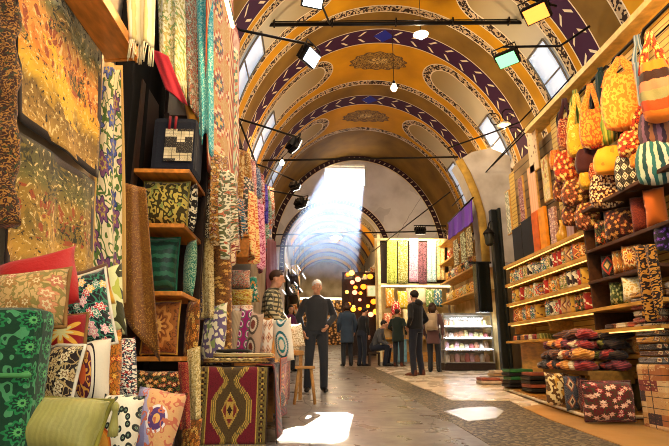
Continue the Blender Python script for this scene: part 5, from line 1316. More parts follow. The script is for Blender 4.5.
M_gre = cloth('green_gold_stripe', p_strip(['#8a9a3a', '#d8c050', '#5a7a2a'], 9, 0, .05)); M_lem = cloth('lemon_petals', p_floral('#d89a1c', ['#f0dc6a', '#e8c030'], '#c86a1c', '#c8981c', 3.4))
B = [('red dotted bag, farthest of the hanging row', 567, 134, 18, 34, 3.5, M_rdot, M_dk, 94, None),
     ('green and gold striped bag hanging behind the lemon one', 577, 118, 14, 36, 3.58, M_gre, M_gre, 86, None),
     ('lemon petal-patterned bag between the red dotted and amber bags', 580, 140, 24, 34, 3.46, M_lem, M_yel, 88, None),
     ('amber woollen bag with a red base in the far part of the row', 594, 128, 26, 40, 3.46, M_ory, M_orf, 78, M_ogr),
     ('narrow dark teal bag hanging over the amber one', 602, 92, 10, 44, 3.6, M_tealc, M_tealc, 64, None),
     ('large bright orange bag with long straps in the middle of the row', 624, 100, 40, 62, 3.44, M_orf, M_orf, 50, M_dk),
     ('blue grey ticking bag hanging behind the large orange bag', 644, 92, 18, 70, 3.6, M_bluep, M_bluep, 26, None),
     ('sunset banded bag with long maroon straps nearest the camera', 657, 90, 30, 68, 3.42, M_band_, M_ogr, 22, M_dk),
     ('red and orange print bag in the second row under the red dotted bag', 566, 166, 22, 32, 3.46, M_ogr, None, None, None),
     ('dark maroon bag under the amber bag', 590, 160, 26, 26, 3.48, M_dk, None, None, None),
     ('orange bag with a pointed yellow flap in the second row', 612, 160, 32, 28, 3.42, M_yor, None, None, None),
     ('red and amber print bag in the second row below the large orange one', 632, 144, 24, 26, 3.44, M_ogr, None, None, None),
     ('smoky violet silk bag at the near end of the second row', 655, 130, 28, 40, 3.46, M_purp, None, None, None),
     ('rust and gold carpet bag in the third row, farthest', 575, 192, 24, 26, 3.45, M_mix, None, None, None),
     ('lemon bag peeping out of the third row', 588, 178, 16, 22, 3.47, M_lem, None, None, None),
     ('brown bag with white dots in the third row', 606, 190, 28, 34, 3.45, M_bdot, None, None, None),
     ('black and white geometric bag in the third row', 629, 172, 24, 38, 3.44, M_bwg, None, None, None),
     ('teal and white streaked bag at the near end of the third row', 656, 162, 34, 44, 3.42, M_tst, None, None, None),
     ('rust carpet bag standing below the brown dotted one', 588, 216, 22, 26, 3.46, M_mix, None, None, None)]
B += [('small amber wool pouch bag under the red dotted bag', 556, 160, 12, 20, 3.5, M_ory, None, None, None),
      ('small carpet bag at the far end of the third row', 562, 190, 16, 22, 3.5, M_mix, None, None, None),
      ('little red dotted bag tucked under the amber bag', 598, 172, 16, 20, 3.5, M_rdot, None, None, None),
      ('small orange wool bag tucked over the black and white one', 640, 158, 18, 22, 3.5, M_orf, None, None, None),
      ('golden striped bag between the amber and large orange bags', 606, 128, 14, 34, 3.56, M_gre, M_gre, 84, None),
      ('rust red bag showing behind the sunset banded bag', 640, 118, 20, 30, 3.54, M_ogr, M_ogr, 70, None),
      ('brown carpet bag at the foot of the far row', 572, 214, 18, 22, 3.48, M_mix, None, None, None)]
for i, (lb, px, py, wp, hp, x, m_, st, stp, ba) in enumerate(B): bag('hanging_bag', lb, px, py, wp, hp, x, m_, st, stp, ba, None, seed=i, th=.2)

# ---- cushions, hats and cloths on the walnut shelves
def side_cushion(label, px, z, wp, h, t, m, x=3.52, yaw=.75, name='cushion', cat='cushion', flat=2.4, seed=0, n=12, lean=.06):
    """cushion standing at height z on a right-hand shelf"""
    p = S(px, 280, x); y = p.y; k = y / FPX; w = wp * k * 1.15; R = Matrix.Rotation(-PI / 2 + yaw, 3, 'Z') @ Matrix.Rotation(-lean, 3, 'X')
    mb = MB(); mb.pillow((x + .06, y, z + h / 2 + .016), R @ RT, R @ UPV, w, h, t, n, .04, seed, 0, flat); return mk(name, mb, m, None, label, cat, weld=True)
M_dflor = cloth('maroon_leaf_carpet', p_floral('#2e100c', ['#8a2a1c', '#c8843a'], '#d8a85a', '#4a2a14', 5)); M_rvel = cloth('russet_plush', p_speck('#6a2012', ['#8a3018', '#a8481c'], 30)); M_ovel = cloth('tangerine_plush', '#c86414')
side_cushion('maroon leafy cushion lying on the upper walnut shelf', 625, 2.24, 32, .40, .26, M_dflor, 3.52, seed=1)
side_cushion('orange and black cushion at the far end of the upper walnut shelf', 606, 2.24, 18, .34, .2, fab[10], 3.50, seed=2)
side_cushion('russet plush oval cushion on the upper walnut shelf', 645, 2.28 - .04, 16, .42, .2, M_rvel, 3.50, flat=2, seed=3)
side_cushion('tangerine plush oval cushion nearest the camera on the upper walnut shelf', 661, 2.24, 18, .42, .2, M_ovel, 3.48, flat=2, seed=4)
M_geo = cloth('black_red_geometric', p_kilim('#141414', ['#c8301c', '#2a4a3a', '#d8b060'], 1, 1)); M_kst = cloth('amber_kilim_stripe', p_kilim('#b86a1c', ['#e0b050', '#5a2410', '#e8d8a0'], 3, 2)); M_ye = cloth('bright_amber_felt', '#d8941c')
side_cushion('black cushion with a red diamond on the middle walnut shelf', 606, 1.86, 13, .28, .14, M_geo, 3.50, seed=5)
side_cushion('rust striped kilim cushion on the middle walnut shelf', 617, 1.86, 12, .29, .16, M_kst, 3.48, seed=6)
side_cushion('amber kilim cushion with yellow border on the middle walnut shelf', 630, 1.86, 17, .29, .16, fab[3], 3.46, seed=7)
M_leopard = cloth('leopard_drape', p_fil('#b8812c', '#1c0f08', 6, 18, .0, 2.4))
drape('throw', 'gold and black spotted throw hanging off the walnut shelves', S(632, 246, 3.27), S(654, 244, 3.27), S(664, 312, 3.27), S(642, 318, 3.27), M_leopard, amp=.04, nf=2, cat='throw', bottom=lambda u: .08 * math.sin(u * 4))
M_vio = cloth('black_violet_print', p_floral('#0e0a12', ['#5a2a8a', '#3a1a5a'], '#8a5ac8', '#1a1220', 4))
cushion('handbag', 'black bag with a violet print at the near end of the upper shelf', 664, 238, 18, 28, 4.9, .18, M_vio, seed=61, cat='bag', yaw=-.3)
M_leaf = cloth('moss_leaf_print', p_floral('#4a5a2c', ['#8a9a4a', '#a8a868'], '#c8c080', '#2a3a1c', 4)); M_wht = cloth('ivory_vine_print', p_fil('#c8a85a', '#e8dcb0', 4, 16, .1, 1.3))
side_cushion('moss green leaf-print cushion on the lowest walnut shelf', 612, 1.52, 15, .27, .15, M_leaf, 3.46, seed=8)
side_cushion('ivory and gold vine-print cushion on the lowest walnut shelf', 629, 1.52, 22, .28, .16, M_wht, 3.44, seed=9)

# ---- table of scarves, and the cushions below it
tb = [3.06, 3.60, 5.86, 6.95]; tzz = .80
M_tblw = mat('worn_amber_board', p_wood('#7a5a20'), rough=.5)
T = thing('scarf_table', 'low wooden table buried under a heap of scarves', 'table', (3.4, 6.4, fz(6.4)))
A = F(596, 373, 5.95); 
b = MB(); b.box((3.31, 6.42, A.z), (.54, 1.16, .05), bev=.008); mk('tabletop', b, M_tblw, T); TZ = A.z + .026
b = MB(); b.box((3.31, 5.85, A.z - .06), (.50, .02, .10)); mk('apron', b, M_tblw, T)
for x in (3.10, 3.52):
    for y in (5.92, 6.92):
        b = MB(); z0 = fz(y) + .076; b.box((x, y, (z0 + A.z - .025) / 2), (.05, .05, A.z - .025 - z0)); mk('leg', b, M_tblw, T)
M_plat = mat('platform_planks', p_wood('#a8742c'), rough=.45); M_wedge = plain('white_edging', '#d8c8a8', rough=.6)
T = thing('platform', 'low honey wood platform with a pale edge under the shop goods', 'platform', (3.45, 7.4, fz(7.4)))
pl = [G(505, 391.5), G(560, 411.2), G(585, 419.8), V((3.62, 5.78, fz(5.78))), V((3.62, 8.6, fz(8.6)))]
b = MB(); b.slab([V((p.x, p.y, fz(p.y) + .001)) for p in pl], (0, 0, .07)); mk('deck', b, M_plat, T)
b = MB(); e = [V((p.x - .012, p.y - .012, fz(p.y) + .045)) for p in pl[:4]]; b.tube(e, .02, 6); mk('edging', b, M_wedge, T)
M_cflor = cloth('ivory_gold_trellis', p_fil('#d8c48a', '#5a3a14', 4, 14, .35, 1, '#b88a34')); M_bdk = cloth('slate_blue_kilim', p_kilim('#2a3444', ['#8a4a2a', '#c8b08a', '#1a2028'], 2, 2)); M_mflo = cloth('maroon_rose_carpet', p_floral('#5a1014', ['#d8b090', '#a83a3a', '#c88a6a'], '#e8d0b0', '#3a3a1c', 4.5))
cushion('cushion', 'ivory cushion with gold trellis standing on the platform', 558, 389, 24, 30, 6.35, .18, M_cflor, seed=71)
cushion('cushion', 'slate blue kilim cushion between the ivory and maroon ones', 573, 393, 16, 32, 6.12, .15, M_bdk, seed=72)
M_rdk = cloth('dark_cherry_kilim', p_kilim('#4a1014', ['#8a2a20', '#2a0a0c'], 2, 2))
cushion('cushion', 'dark cherry kilim cushion squeezed beside the maroon one', 585, 395, 12, 32, 6.0, .12, M_rdk, seed=73)
cushion('floor_cushion', 'big maroon floor cushion covered in pale roses', 608, 401, 48, 36, 5.60, .28, M_mflo, seed=74, flat=4, pinch=.02, piping=M_rdk)
M_olk = cloth('olive_canvas', '#5a4a1c')
cushion('cushion', 'olive canvas cushion in the shade under the scarf table', 640, 394, 18, 28, 6.0, .14, M_olk, seed=75, tilt=.3)

# scarves: each a soft knotted bundle
rr = random.Random(5)
scol = [('burnt orange', '#a8481a', '#d8884a'), ('crimson', '#6a1416', '#a83a30'), ('amber', '#a86a1c', '#d8a04a'), ('chocolate', '#3a2014', '#7a4a2c'), ('cream', '#d8c8a0', '#a88a5a'), ('black', '#15100e', '#3a2a20'), ('olive', '#6a6a2c', '#a8a050'), ('plum', '#4a1a24', '#8a3a44')]
smat = [cloth('scarf_' + n_.replace(' ', '_'), p_strip([a, c, a], 16, 0, .12)) for n_, a, c in scol]
def bundle(label, c, r, m, seed, sq=.55):
    """one crumpled scarf: a lumpy closed coil with deep creases"""
    q = random.Random(seed); n, mrow = 22, 12; ph = [q.uniform(0, 6.3) for _ in range(5)]; mb = MB(); vs, uv, fs = [], [], []; c = V(c); rot = q.uniform(0, PI); el = q.uniform(1.05, 1.5)
    for i in range(mrow + 1):
        p = PI * i / mrow
        for j in range(n):
            t = 2 * PI * j / n; k = 1 + .13 * math.sin(3 * t + ph[0] + 2 * p) + .11 * math.sin(5 * t - 3 * p + ph[1]) + .09 * math.sin(8 * t + 5 * p + ph[2])
            x, y = r * el * k * math.sin(p) * math.cos(t), r * k * math.sin(p) * math.sin(t); z = r * sq * k * math.cos(p); z = max(z, -r * sq * .8)
            vs.append(c + V((x * math.cos(rot) - y * math.sin(rot), x * math.sin(rot) + y * math.cos(rot), z + r * sq * .8))); uv.append((j / n + i * .11, i / mrow))
    for i in range(mrow):
        for j in range(n): fs.append([i * n + j, (i + 1) * n + j, (i + 1) * n + (j + 1) % n, i * n + (j + 1) % n])
    mb.add(vs, fs, uv); return mk('scarf', mb, m, None, label, 'scarf', 'scarves heaped on the low table')
dk = ['burnt orange', 'crimson', 'amber', 'chocolate', 'cream', 'black', 'olive', 'plum']
lay_ = ['lowest', 'second', 'third', 'top']
for li, (n_, zz_, x0_, x1_, y0_, y1_) in enumerate(((9, 0, 3.06, 3.46, 5.88, 6.90), (9, .12, 3.08, 3.46, 5.90, 6.86), (8, .24, 3.14, 3.50, 5.94, 6.8), (6, .35, 3.20, 3.50, 6.0, 6.66))):
    for row in (0, 1):
        for i in range(n_):
            y = y1_ - (i + .5 * row + .25) * (y1_ - y0_) / n_; x = (x0_ if row == 0 else x1_) + rr.uniform(-.03, .03); ci = rr.choice([0, 0, 1, 2, 3, 3, 4, 5, 6, 7, 7])
            bundle('%s scarf, %s from the far end, %s row, %s layer of the heap' % (scol[ci][0], ordn[i], ['outer', 'inner'][row], lay_[li]), V((x, y, TZ + zz_ * 1.0)), rr.uniform(.095, .125), smat[ci], li * 50 + row * 20 + i, .54)
# back row: folded blankets behind the heap and on the low board
LB = [('pink blanket roll', 552, 346, 7.2, 3), ('golden blanket roll', 562, 340, 7.15, 2), ('black blanket roll', 590, 336, 6.9, 5), ('darker folded blanket', 604, 344, 6.75, 5), ('grey folded blanket roll', 622, 342, 6.6, 4), ('yellow ribbed blanket roll', 638, 342, 6.5, 2)]
M_low = thing('low_shelf', 'low honey board carrying blankets behind the scarf heap', 'shelf', (3.6, 7.4, 1.0))
# rolls standing on a low board
zlb = .985
b = MB(); b.box((3.76, 6.70, zlb - .02), (.28, 2.14, .04), bev=.005); mk('board', b, M_pinew, M_low)
for y in (5.66, 7.74):
    b = MB(); b.box((3.76, y, (fz(y) + .075 + zlb - .04) / 2), (.26, .03, zlb - .04 - fz(y) - .075)); mk('support', b, M_pinew, M_low)
for i, (lb, px, py, y, ci) in enumerate(LB):
    b = MB(); yy = 7.62 - i * .36; b.tube([V((3.62, yy, zlb + .088)), V((3.74, yy + .01, zlb + .095)), V((3.88, yy, zlb + .088))], [.084, .09, .084], 14)
    T = thing('blanket_roll', lb + ' on the low board behind the scarves', 'blanket', (3.75, yy, zlb), 'blanket rolls on the low board'); mk('roll', b, smat[ci], T)
    b = MB(); b.tube([V((3.616, yy + math.cos(t) * .075 * (1 - t / 20), zlb + .085 + math.sin(t) * .075 * (1 - t / 20))) for t in [k * .4 for k in range(44)]], .005, 5); mk('end_spiral', b, M_crm3, T)
for i in range(3):
    yy = 7.44 - i * .36; b = MB(); b.tube([V((3.63, yy, zlb + .225)), V((3.88, yy, zlb + .225))], [.078, .075], 14)
    T = thing('blanket_roll', '%s blanket roll, %s of the upper layer on the low board' % (scol[(i * 3 + 1) % 8][0], ordn[i]), 'blanket', (3.75, yy, zlb), 'blanket rolls on the low board'); mk('roll', b, smat[(i * 3 + 1) % 8], T)
# folded cloths on the 1.50 board near end
for i in range(4):
    folded('folded_cloth', '%s folded cloth on the lowest pine board, %s towards the camera' % (scol[[3, 4, 0, 5][i]][0], ordn[i]), (3.58, 5.95 - i * .0 - i * .22, 1.27), .34, .20, .07, smat[[3, 4, 0, 5][i]], 2, 'cloth', 'folded cloths on the low ledge', seed=i)
b = MB(); b.box((3.62, 5.6, 1.25), (.5, 1.25, .035)); mk('ledge_board', b, M_pinew, None, 'pale pine ledge under the folded cloths', 'shelf')

# ---- near stacks of folded textiles on the patchwork chest
M_patch = cloth('rust_patchwork', p_patch(['#a8642c', '#7a2a1c', '#c89a5a', '#3a2018', '#d8b47a'], 4, 6)); M_patch2 = cloth('slate_patchwork', p_patch(['#3a3438', '#5a5058', '#8a3a24', '#2a2428', '#a88a7a'], 4, 6))
T = thing('patchwork_pouffe', 'tall rust patchwork pouffe under the folded stacks', 'pouffe', F(653, 428, 5.2)); 
z0 = fz(5.25); zt2 = F(655, 364, 5.2).z
b = MB(); b.box((3.60, 5.28, (z0 + zt2) / 2), (.46, .42, zt2 - z0), bev=.03); mk('cover', b, M_patch, T)
T = thing('patchwork_pouffe', 'slate patchwork pouffe beside the rust one at the right edge', 'pouffe', (3.95, 4.95, fz(5)))
b = MB(); b.box((3.62, 4.80, (fz(4.8) + zt2) / 2), (.40, .46, zt2 - fz(4.8)), bev=.03); mk('cover', b, M_patch2, T)
stk = ['cream', 'charcoal', 'rust', 'sand', 'indigo', 'brown', 'ivory', 'wine', 'grey', 'ochre', 'black']
stkc = ['#c8b088', '#2a2424', '#8a3a1c', '#b08a58', '#2a2a44', '#5a3420', '#d8ccb0', '#5a1620', '#6a6460', '#b8802c', '#16120f']
sm2 = [cloth('fold_' + n_, p_kilim(h_, ['#3a2014', '#d8bc8a', '#8a4a2a'], 5, 2)) for n_, h_ in zip(stk, stkc)]
for col, (x, y, w_, d_, n_, nm) in enumerate(((3.54, 5.30, .28, .36, 11, 'far'), (3.66, 4.86, .34, .38, 12, 'near'))):
    z = zt2 + .002
    for i in range(n_):
        h_ = rr.uniform(.055, .075); ci = rr.randrange(11)
        folded('folded_textile', '%s folded textile, %s from the bottom of the %s stack' % (stk[ci], ordn[i], nm), (x + rr.uniform(-.01, .01), y, z), w_ * rr.uniform(.95, 1.05), d_, h_, sm2[ci], 2, 'textile', 'textiles stacked on the %s pouffe' % nm, seed=i)
        z += h_ + .001
# floor stacks by the door jamb
M_bk = [plain('case_' + n_, h_, rough=.5) for n_, h_ in (('cream', '#b8a488'), ('brick', '#8a4a34'), ('green', '#1f5a2c'), ('black', '#17130f'), ('tan', '#a8885c'))]
def pile(px, y, n_, cols, nm, w_=.30, d_=.34, h0=.055):
    p = F(px, 380, y); z = fz(y + .17) + (.075 if y < 8.6 else .008)
    for i in range(n_):
        ci = cols[i % len(cols)]; b = MB(); b.box((p.x + rr.uniform(-.02, .02), y + rr.uniform(-.02, .02), z + h0 / 2), (w_ * rr.uniform(.9, 1.05), d_, h0 - .006), bev=.012)
        mk('boxed_cloth', b, M_bk[ci], None, '%s boxed cloth, %s from the floor in the %s pile' % (['cream', 'brick', 'green', 'black', 'tan'][ci], ordn[i], nm), 'box', 'boxed cloths on the floor'); z += h0
pile(488, 9.55, 2, [0, 1], 'low outermost', .34)
pile(500, 9.75, 4, [1, 0, 4, 0], 'pale inner', .34)
pile(517, 8.36, 5, [3, 3, 2, 3, 2], 'green topped', .36)
pile(537, 7.75, 5, [3, 1, 3, 3, 1], 'black', .34)
T = thing('counter', 'honey wood counter front behind the boxed cloths', 'counter', (3.6, 8.6, fz(8.6)))
b = MB(); b.box((3.76, 8.55, (fz(8.6) + .075 + 1.18) / 2), (.28, 1.2, 1.18 - fz(8.6) - .075), bev=.01); mk('front', b, M_pinew, T)
b = MB(); b.box((3.64, 8.5, 1.20), (.52, 1.36, .04), bev=.006); mk('top', b, M_pinew, T)
for i in range(7):
    yy = 9.0 - i * .16; folded('folded_cloth', '%s folded cloth on the counter, %s from the far end' % (scol[(i * 5) % 8][0], ordn[i]), (3.60, yy, 1.222), .26, .14, .10, smat[(i * 5) % 8], 2, 'cloth', 'folded cloths on the counter', seed=i)
# ================================================================ DOOR JAMB, DISPLAY CASE, FAR SHOPS
M_jamb = plain('dark_green_iron', '#14160f', rough=.45); M_cab = plain('black_lacquer', '#0b0d0b', rough=.25)
b = MB(); A = S(490, 212, 3.78); zt_ = A.z; b.box((3.80, 10.45, (fz(10.4) + zt_) / 2), (.16, .16, zt_ - fz(10.4)), bev=.015)
b.box((3.86, 10.30, (fz(10.3) + zt_) / 2), (.05, .12, zt_ - fz(10.3)), bev=.01); 
mk('trim_4', b, M_jamb, kind='structure')
T = thing('hanging_cabinet', 'black cabinet hung beside the dark door post', 'cabinet', F(484, 312, 11.0))
a, c = F(475.5, 262, 11.0), F(493, 312, 11.0); cen = (a + c) / 2
b = MB(); b.box(cen + V((0, .12, 0)), (c.x - a.x, .26, a.z - c.z), bev=.012); mk('body', b, M_cab, T)
b = MB(); b.box(cen + V((0, -.018, 0)), (c.x - a.x - .07, .02, a.z - c.z - .09), bev=.006); mk('door', b, plain('smoked_panel', '#12140f', rough=.2), T)
b = MB(); b.box(cen + V((0, .2, .5 * (a.z - c.z) + .02)), (.5, .1, .04)); mk('bracket', b, M_jamb, T)
# lantern on the post
T = thing('wall_lantern', 'black iron wall lantern on a curled arm above the door post', 'lantern', F(489, 250, 10.3))
c = F(489, 238, 10.3); b = MB(); b.lathe([(.05, -.16), (.085, -.12), (.10, .06), (.10, .08)], c, 8); mk('glass', b, mat('lantern_glass', '#3a3a30', rough=.15), T)
b = MB(); b.lathe([(.125, .08), (.10, .13), (.03, .20), (.02, .24), (0, .25)], c, 8); mk('cap', b, M_metal, T)
b = MB(); b.tube(bez(c + V((0, 0, .24)), c + V((.05, .05, .45)), c + V((.22, .12, .34)), 10) + [V((3.78, 10.42, c.z + .2))], .013, 6); mk('arm', b, M_metal, T)
for k in range(6):
    t = 2 * PI * k / 6; q = MB(); q.tube([c + V((math.cos(t) * .052, math.sin(t) * .052, -.16)), c + V((math.cos(t) * .10, math.sin(t) * .10, .07))], .007, 4); mk('rib', q, M_metal, T)
# purple banner
M_prp = cloth('violet_banner', p_strip(['#5c22a8', '#6a2cb8', '#4e1a94'], 7, 0, .05))
T = thing('banner', 'violet cloth banner hanging over the display case', 'banner', S(460, 240, 3.6))
P = [S(472, 199.6, 3.6), S(448.6, 223, 3.6), S(448.6, 240, 3.6), S(473, 222, 3.6)]
mk('cloth', drape('x', None, P[0], P[1], P[2], P[3], None, amp=.015, nf=4, mb_only=True), M_prp, T)
b = MB(); b.tube([P[0] + V((0, -.1, .02)), P[1] + V((0, .1, .02))], .02, 8); mk('pole', b, M_metal, T)
# framed goods hung under the banner
for i, (px, py, h_, cs) in enumerate(((455, 240, 26, '#e0d8b0'), (462, 233, 30, '#c8d0a0'), (468, 228, 30, '#d8c890'))):
    A = S(px, py, 3.64); k = A.y / FPX; b = MB(); b.slab([A + V((0, .2, 0)), A + V((0, -.2, 0)), A + V((0, -.2, -h_ * k)), A + V((0, .2, -h_ * k))], (.02, 0, 0))
    mk('hanging_textile', b, cloth('hung_panel_%s' % 'abc'[i], p_fil(cs, '#6a5a2c', 4, 14, .3, 2)), None, '%s patterned panel hung under the violet banner' % ['ivory', 'pale green', 'straw coloured'][i], 'textile', 'textiles under the banner')
# display case
M_alu = plain('case_metal', '#b8b8b0', rough=.3, metal=.8); gg = bpy.data.materials.new('case_glass'); gg.use_nodes = True; _n = gg.node_tree; _n.nodes.clear()
_o = _n.nodes.new('ShaderNodeOutputMaterial'); _m = _n.nodes.new('ShaderNodeMixShader'); _t = _n.nodes.new('ShaderNodeBsdfTransparent'); _g = _n.nodes.new('ShaderNodeBsdfGlossy'); _g.inputs['Roughness'].default_value = .04
_m.inputs[0].default_value = .10; _n.links.new(_t.outputs[0], _m.inputs[1]); _n.links.new(_g.outputs[0], _m.inputs[2]); _n.links.new(_m.outputs[0], _o.inputs[0]); M_glass = gg
x0, x1, y0, y1 = 3.10, 4.30, 12.45, 13.25; zb = fz(y0) + .02; ztc = F(466, 314, y0).z
T = thing('display_case', 'lit glass display case of sweets standing by the door post', 'display case', ((x0 + x1) / 2, (y0 + y1) / 2, fz(y0)))
b = MB(); b.box(((x0 + x1) / 2, (y0 + y1) / 2, zb + .08), (x1 - x0, y1 - y0, .16 + .0), bev=.01); mk('base', b, M_dkwood, T)
M_caselit = mat('case_tube', '#ffffff', emit='#e8f2ff', es=20.0)
nsh = 4; zs = [zb + .18 + (ztc - zb - .22) * i / nsh for i in range(nsh + 1)]
for z in zs[:-1]:
    b = MB(); b.box(((x0 + x1) / 2, (y0 + y1) / 2, z), (x1 - x0 - .04, y1 - y0 - .04, .02)); mk('shelf', b, M_alu, T)
    b = MB(); b.tube([V((x0 + .04, y0 + .05, z + .30)), V((x1 - .04, y0 + .05, z + .30))], .011, 6); mk('light_tube', b, M_caselit, T)
b = MB(); b.box(((x0 + x1) / 2, (y0 + y1) / 2, ztc), (x1 - x0, y1 - y0, .05), bev=.01); mk('top', b, M_alu, T)
for x in (x0 + .02, x1 - .02):
    for y in (y0 + .02, y1 - .02):
        b = MB(); b.box((x, y, (zb + ztc) / 2 + .08), (.03, .03, ztc - zb - .16)); mk('post', b, M_alu, T)
b = MB(); b.box(((x0 + x1) / 2, y1 - .03, (zb + ztc) / 2 + .08), (x1 - x0 - .06, .02, ztc - zb - .2)); mk('back_panel', b, plain('case_back', '#d8d0c0', rough=.4), T)
b = MB(); b.box(((x0 + x1) / 2, y0 + .012, (zb + ztc) / 2 + .1), (x1 - x0 - .07, .006, ztc - zb - .26)); mk('glass_front', b, M_glass, T)
swc = ['#e8e0d8', '#d8a080', '#e8dca0', '#c87a7a', '#b8c8a0', '#f4f2ee', '#a88a74', '#e0b8c8']
for i in range(nsh):
    for j in range(9):
        ci = rr.randrange(8); cx_ = x0 + .12 + (x1 - x0 - .24) * j / 8; b = MB(); h_ = rr.uniform(.14, .21)
        b.lathe([(.055, 0), (.062, h_ * .3), (.058, h_ * .7), (.03, h_ * .95), (.0, h_)], (cx_, y0 + .22, zs[i] + .011), 10)
        mk('sweet_heap', b, plain('sweet_%s' % 'abcdefgh'[ci], swc[ci], rough=.4), None, '%s heap of sweets, %s along the %s shelf of the glass case' % (['cream', 'terracotta', 'yellow', 'red', 'green', 'white', 'brown', 'pink'][ci], ordn[j], ['lowest', 'second', 'third', 'top'][i]), 'sweets', 'sweets in the display case')
# side shop front beyond the case, on the right of the lane
M_stall = mat('lit_cream_panel', lambda g: g.ramp(g.noise(3, g.pos, 4), [(.3, hx('#b89a5c')), (.7, hx('#e8d09a'))]), rough=.7)
T = thing('shop_front', 'pale wooden shop front with shelves above the display case', 'shop front', (4.4, 13.6, fz(13.5)))
b = MB(); b.box((4.45, 14.15, 2.6), (.12, 3.8, 3.9)); mk('panel', b, M_stall, T)
for z in (2.5, 3.1, 3.7, 4.3):
    b = MB(); b.box((4.18, 14.1, z), (.5, 3.6, .04)); mk('board', b, M_pinew, T)
for i in range(26):
    z = (2.52, 3.12, 3.72)[i % 3]; yy = 12.6 + (i // 3) * .34; ci = i % 12; p = V((4.06, yy, z + .15)); b = MB(); b.pillow(p, V((.5, -.85, 0)), UPV, .26, .28, .12, 8, .04, i, 0, 3)
    mk('pillow', b, fab[ci], None, '%s pillow, %s on the %s board over the glass case' % (fabn[ci], ordn[i // 3], ['lowest', 'middle', 'upper'][i % 3]), 'pillow', 'pillows over the display case', weld=True)

# ---- scarf shop facing the lane's end
fx0, fx1, fy = 2.02, 4.35, 16.0
T = thing('scarf_shop', 'brightly lit shop front with pale frame facing down the lane', 'shop front', (3.2, fy, fz(fy)))
M_paleframe = plain('pale_frame', '#e8d8a8', rough=.5)
b = MB(); b.box(((fx0 + fx1) / 2, fy + .7, 2.8), (fx1 - fx0, .06, 3.9)); mk('back_panel', b, M_stall, T)
for x in (fx0 + .04, fx1 - .04):
    b = MB(); b.box((x, fy, (fz(fy) + 4.7) / 2), (.09, .09, 4.7 - fz(fy))); mk('post', b, M_paleframe, T)
ZL = F(410, 285, fy).z
b = MB(); b.box(((fx0 + fx1) / 2, fy + .12, (ZL + 4.6) / 2), (fx1 - fx0 - .1, .05, 4.6 - ZL)); mk('upper_panel', b, M_dkwood, T)
M_lightstrip = mat('strip_light', '#ffffff', emit='#ffe9b8', es=6.0)
b = MB(); b.box(((fx0 + fx1) / 2, fy - .02, ZL), (fx1 - fx0, .10, .07)); mk('beam', b, M_paleframe, T)
b = MB(); b.box(((fx0 + fx1) / 2, fy - .06, ZL - .05), (fx1 - fx0 - .2, .05, .03)); mk('light_strip', b, M_lightstrip, T)
b = MB(); b.box(((fx0 + fx1) / 2, fy - .02, F(410, 240, fy).z), (fx1 - fx0, .08, .06)); mk('beam', b, M_paleframe, T)
for py in (318, 338):
    z = F(410, py, fy).z; b = MB(); b.box(((fx0 + fx1) / 2, fy + .35, z), (fx1 - fx0 - .1, .5, .04)); mk('board', b, M_pinew, T)
b = MB(); z = F(410, 352, fy).z; b.box(((fx0 + fx1) / 2, fy + .3, (fz(fy) + z) / 2), (fx1 - fx0 - .12, .5, z - fz(fy))); mk('counter', b, M_wood, T)
SCF = [(392, 240, 284, 10, '#8a9a3a', '#c8d070', 'moss green'), (403, 240, 284, 10, '#d8d0a0', '#8a8a3a', 'cream and olive'), (414, 238, 282, 9, '#b87aa0', '#e0b8d0', 'lilac pink'), (423, 242, 284, 8, '#3a2430', '#8a5a6a', 'dark plum'), (432, 240, 282, 9, '#7ab0c0', '#d0e0e0', 'pale blue'), (441, 240, 280, 8, '#c89a4a', '#e8d8a0', 'golden')]
for i, (px, a, c, w_, c1, c2, nm) in enumerate(SCF):
    fdrape('scarf', '%s scarf hanging over the front of the bright shop' % nm, (px - w_ / 2, a), (px + w_ / 2, a), (px + w_ / 2, c), (px - w_ / 2, c), fy - .12, cloth('far_scarf_%s' % 'abcdef'[i], p_fil(c1, c2, 5, 16, .2, 3)), amp=.03, nf=2, cat='scarf', group='scarves over the bright shop', nu=12, nv=10)
far = [(390, 298, 9, 20, '#e89a2a', 'orange'), (396, 308, 10, 14, '#c8303a', 'red'), (403, 300, 11, 18, '#e8c83a', 'yellow'), (412, 296, 12, 16, '#e8b0a0', 'salmon pink'), (421, 296, 10, 16, '#e8dcc0', 'cream'), (430, 298, 9, 18, '#7a9a5a', 'green'), (438, 298, 9, 18, '#4a7a8a', 'blue'), (388, 320, 9, 14, '#d87a5a', 'coral'), (398, 326, 10, 14, '#c83a7a', 'pink'), (408, 318, 10, 18, '#e8d8a0', 'straw'), (432, 318, 10, 12, '#c8a05a', 'tan'), (440, 326, 9, 14, '#a8b8a0', 'grey green')]
for i, (px, py, w_, h_, c1, nm) in enumerate(far):
    cushion('folded_shawl', '%s folded shawl displayed inside the bright shop' % nm, px, py, w_, h_, fy + .035, .10, cloth('far_shawl_%s' % 'abcdefghijkl'[i], p_fil(c1, '#f0e4c0', 4, 12, .5)), seed=i, group='shawls in the bright shop', cat='shawl', n=8)
T = thing('blue_crate', 'pale blue crate standing in front of the bright shop', 'crate', F(402, 362, 15.6)); p = F(402, 360, 15.6)
b = MB(); zq = fz(15.6); b.box((p.x, 15.6, zq + .32), (.26, .26, .62), bev=.02); mk('body', b, plain('pale_blue_plastic', '#6a9ab0', rough=.4), T)
b = MB(); b.box((p.x, 15.6, zq + .645), (.30, .30, .03), bev=.01); mk('rim', b, plain('pale_blue_plastic', '#6a9ab0', rough=.4), T)

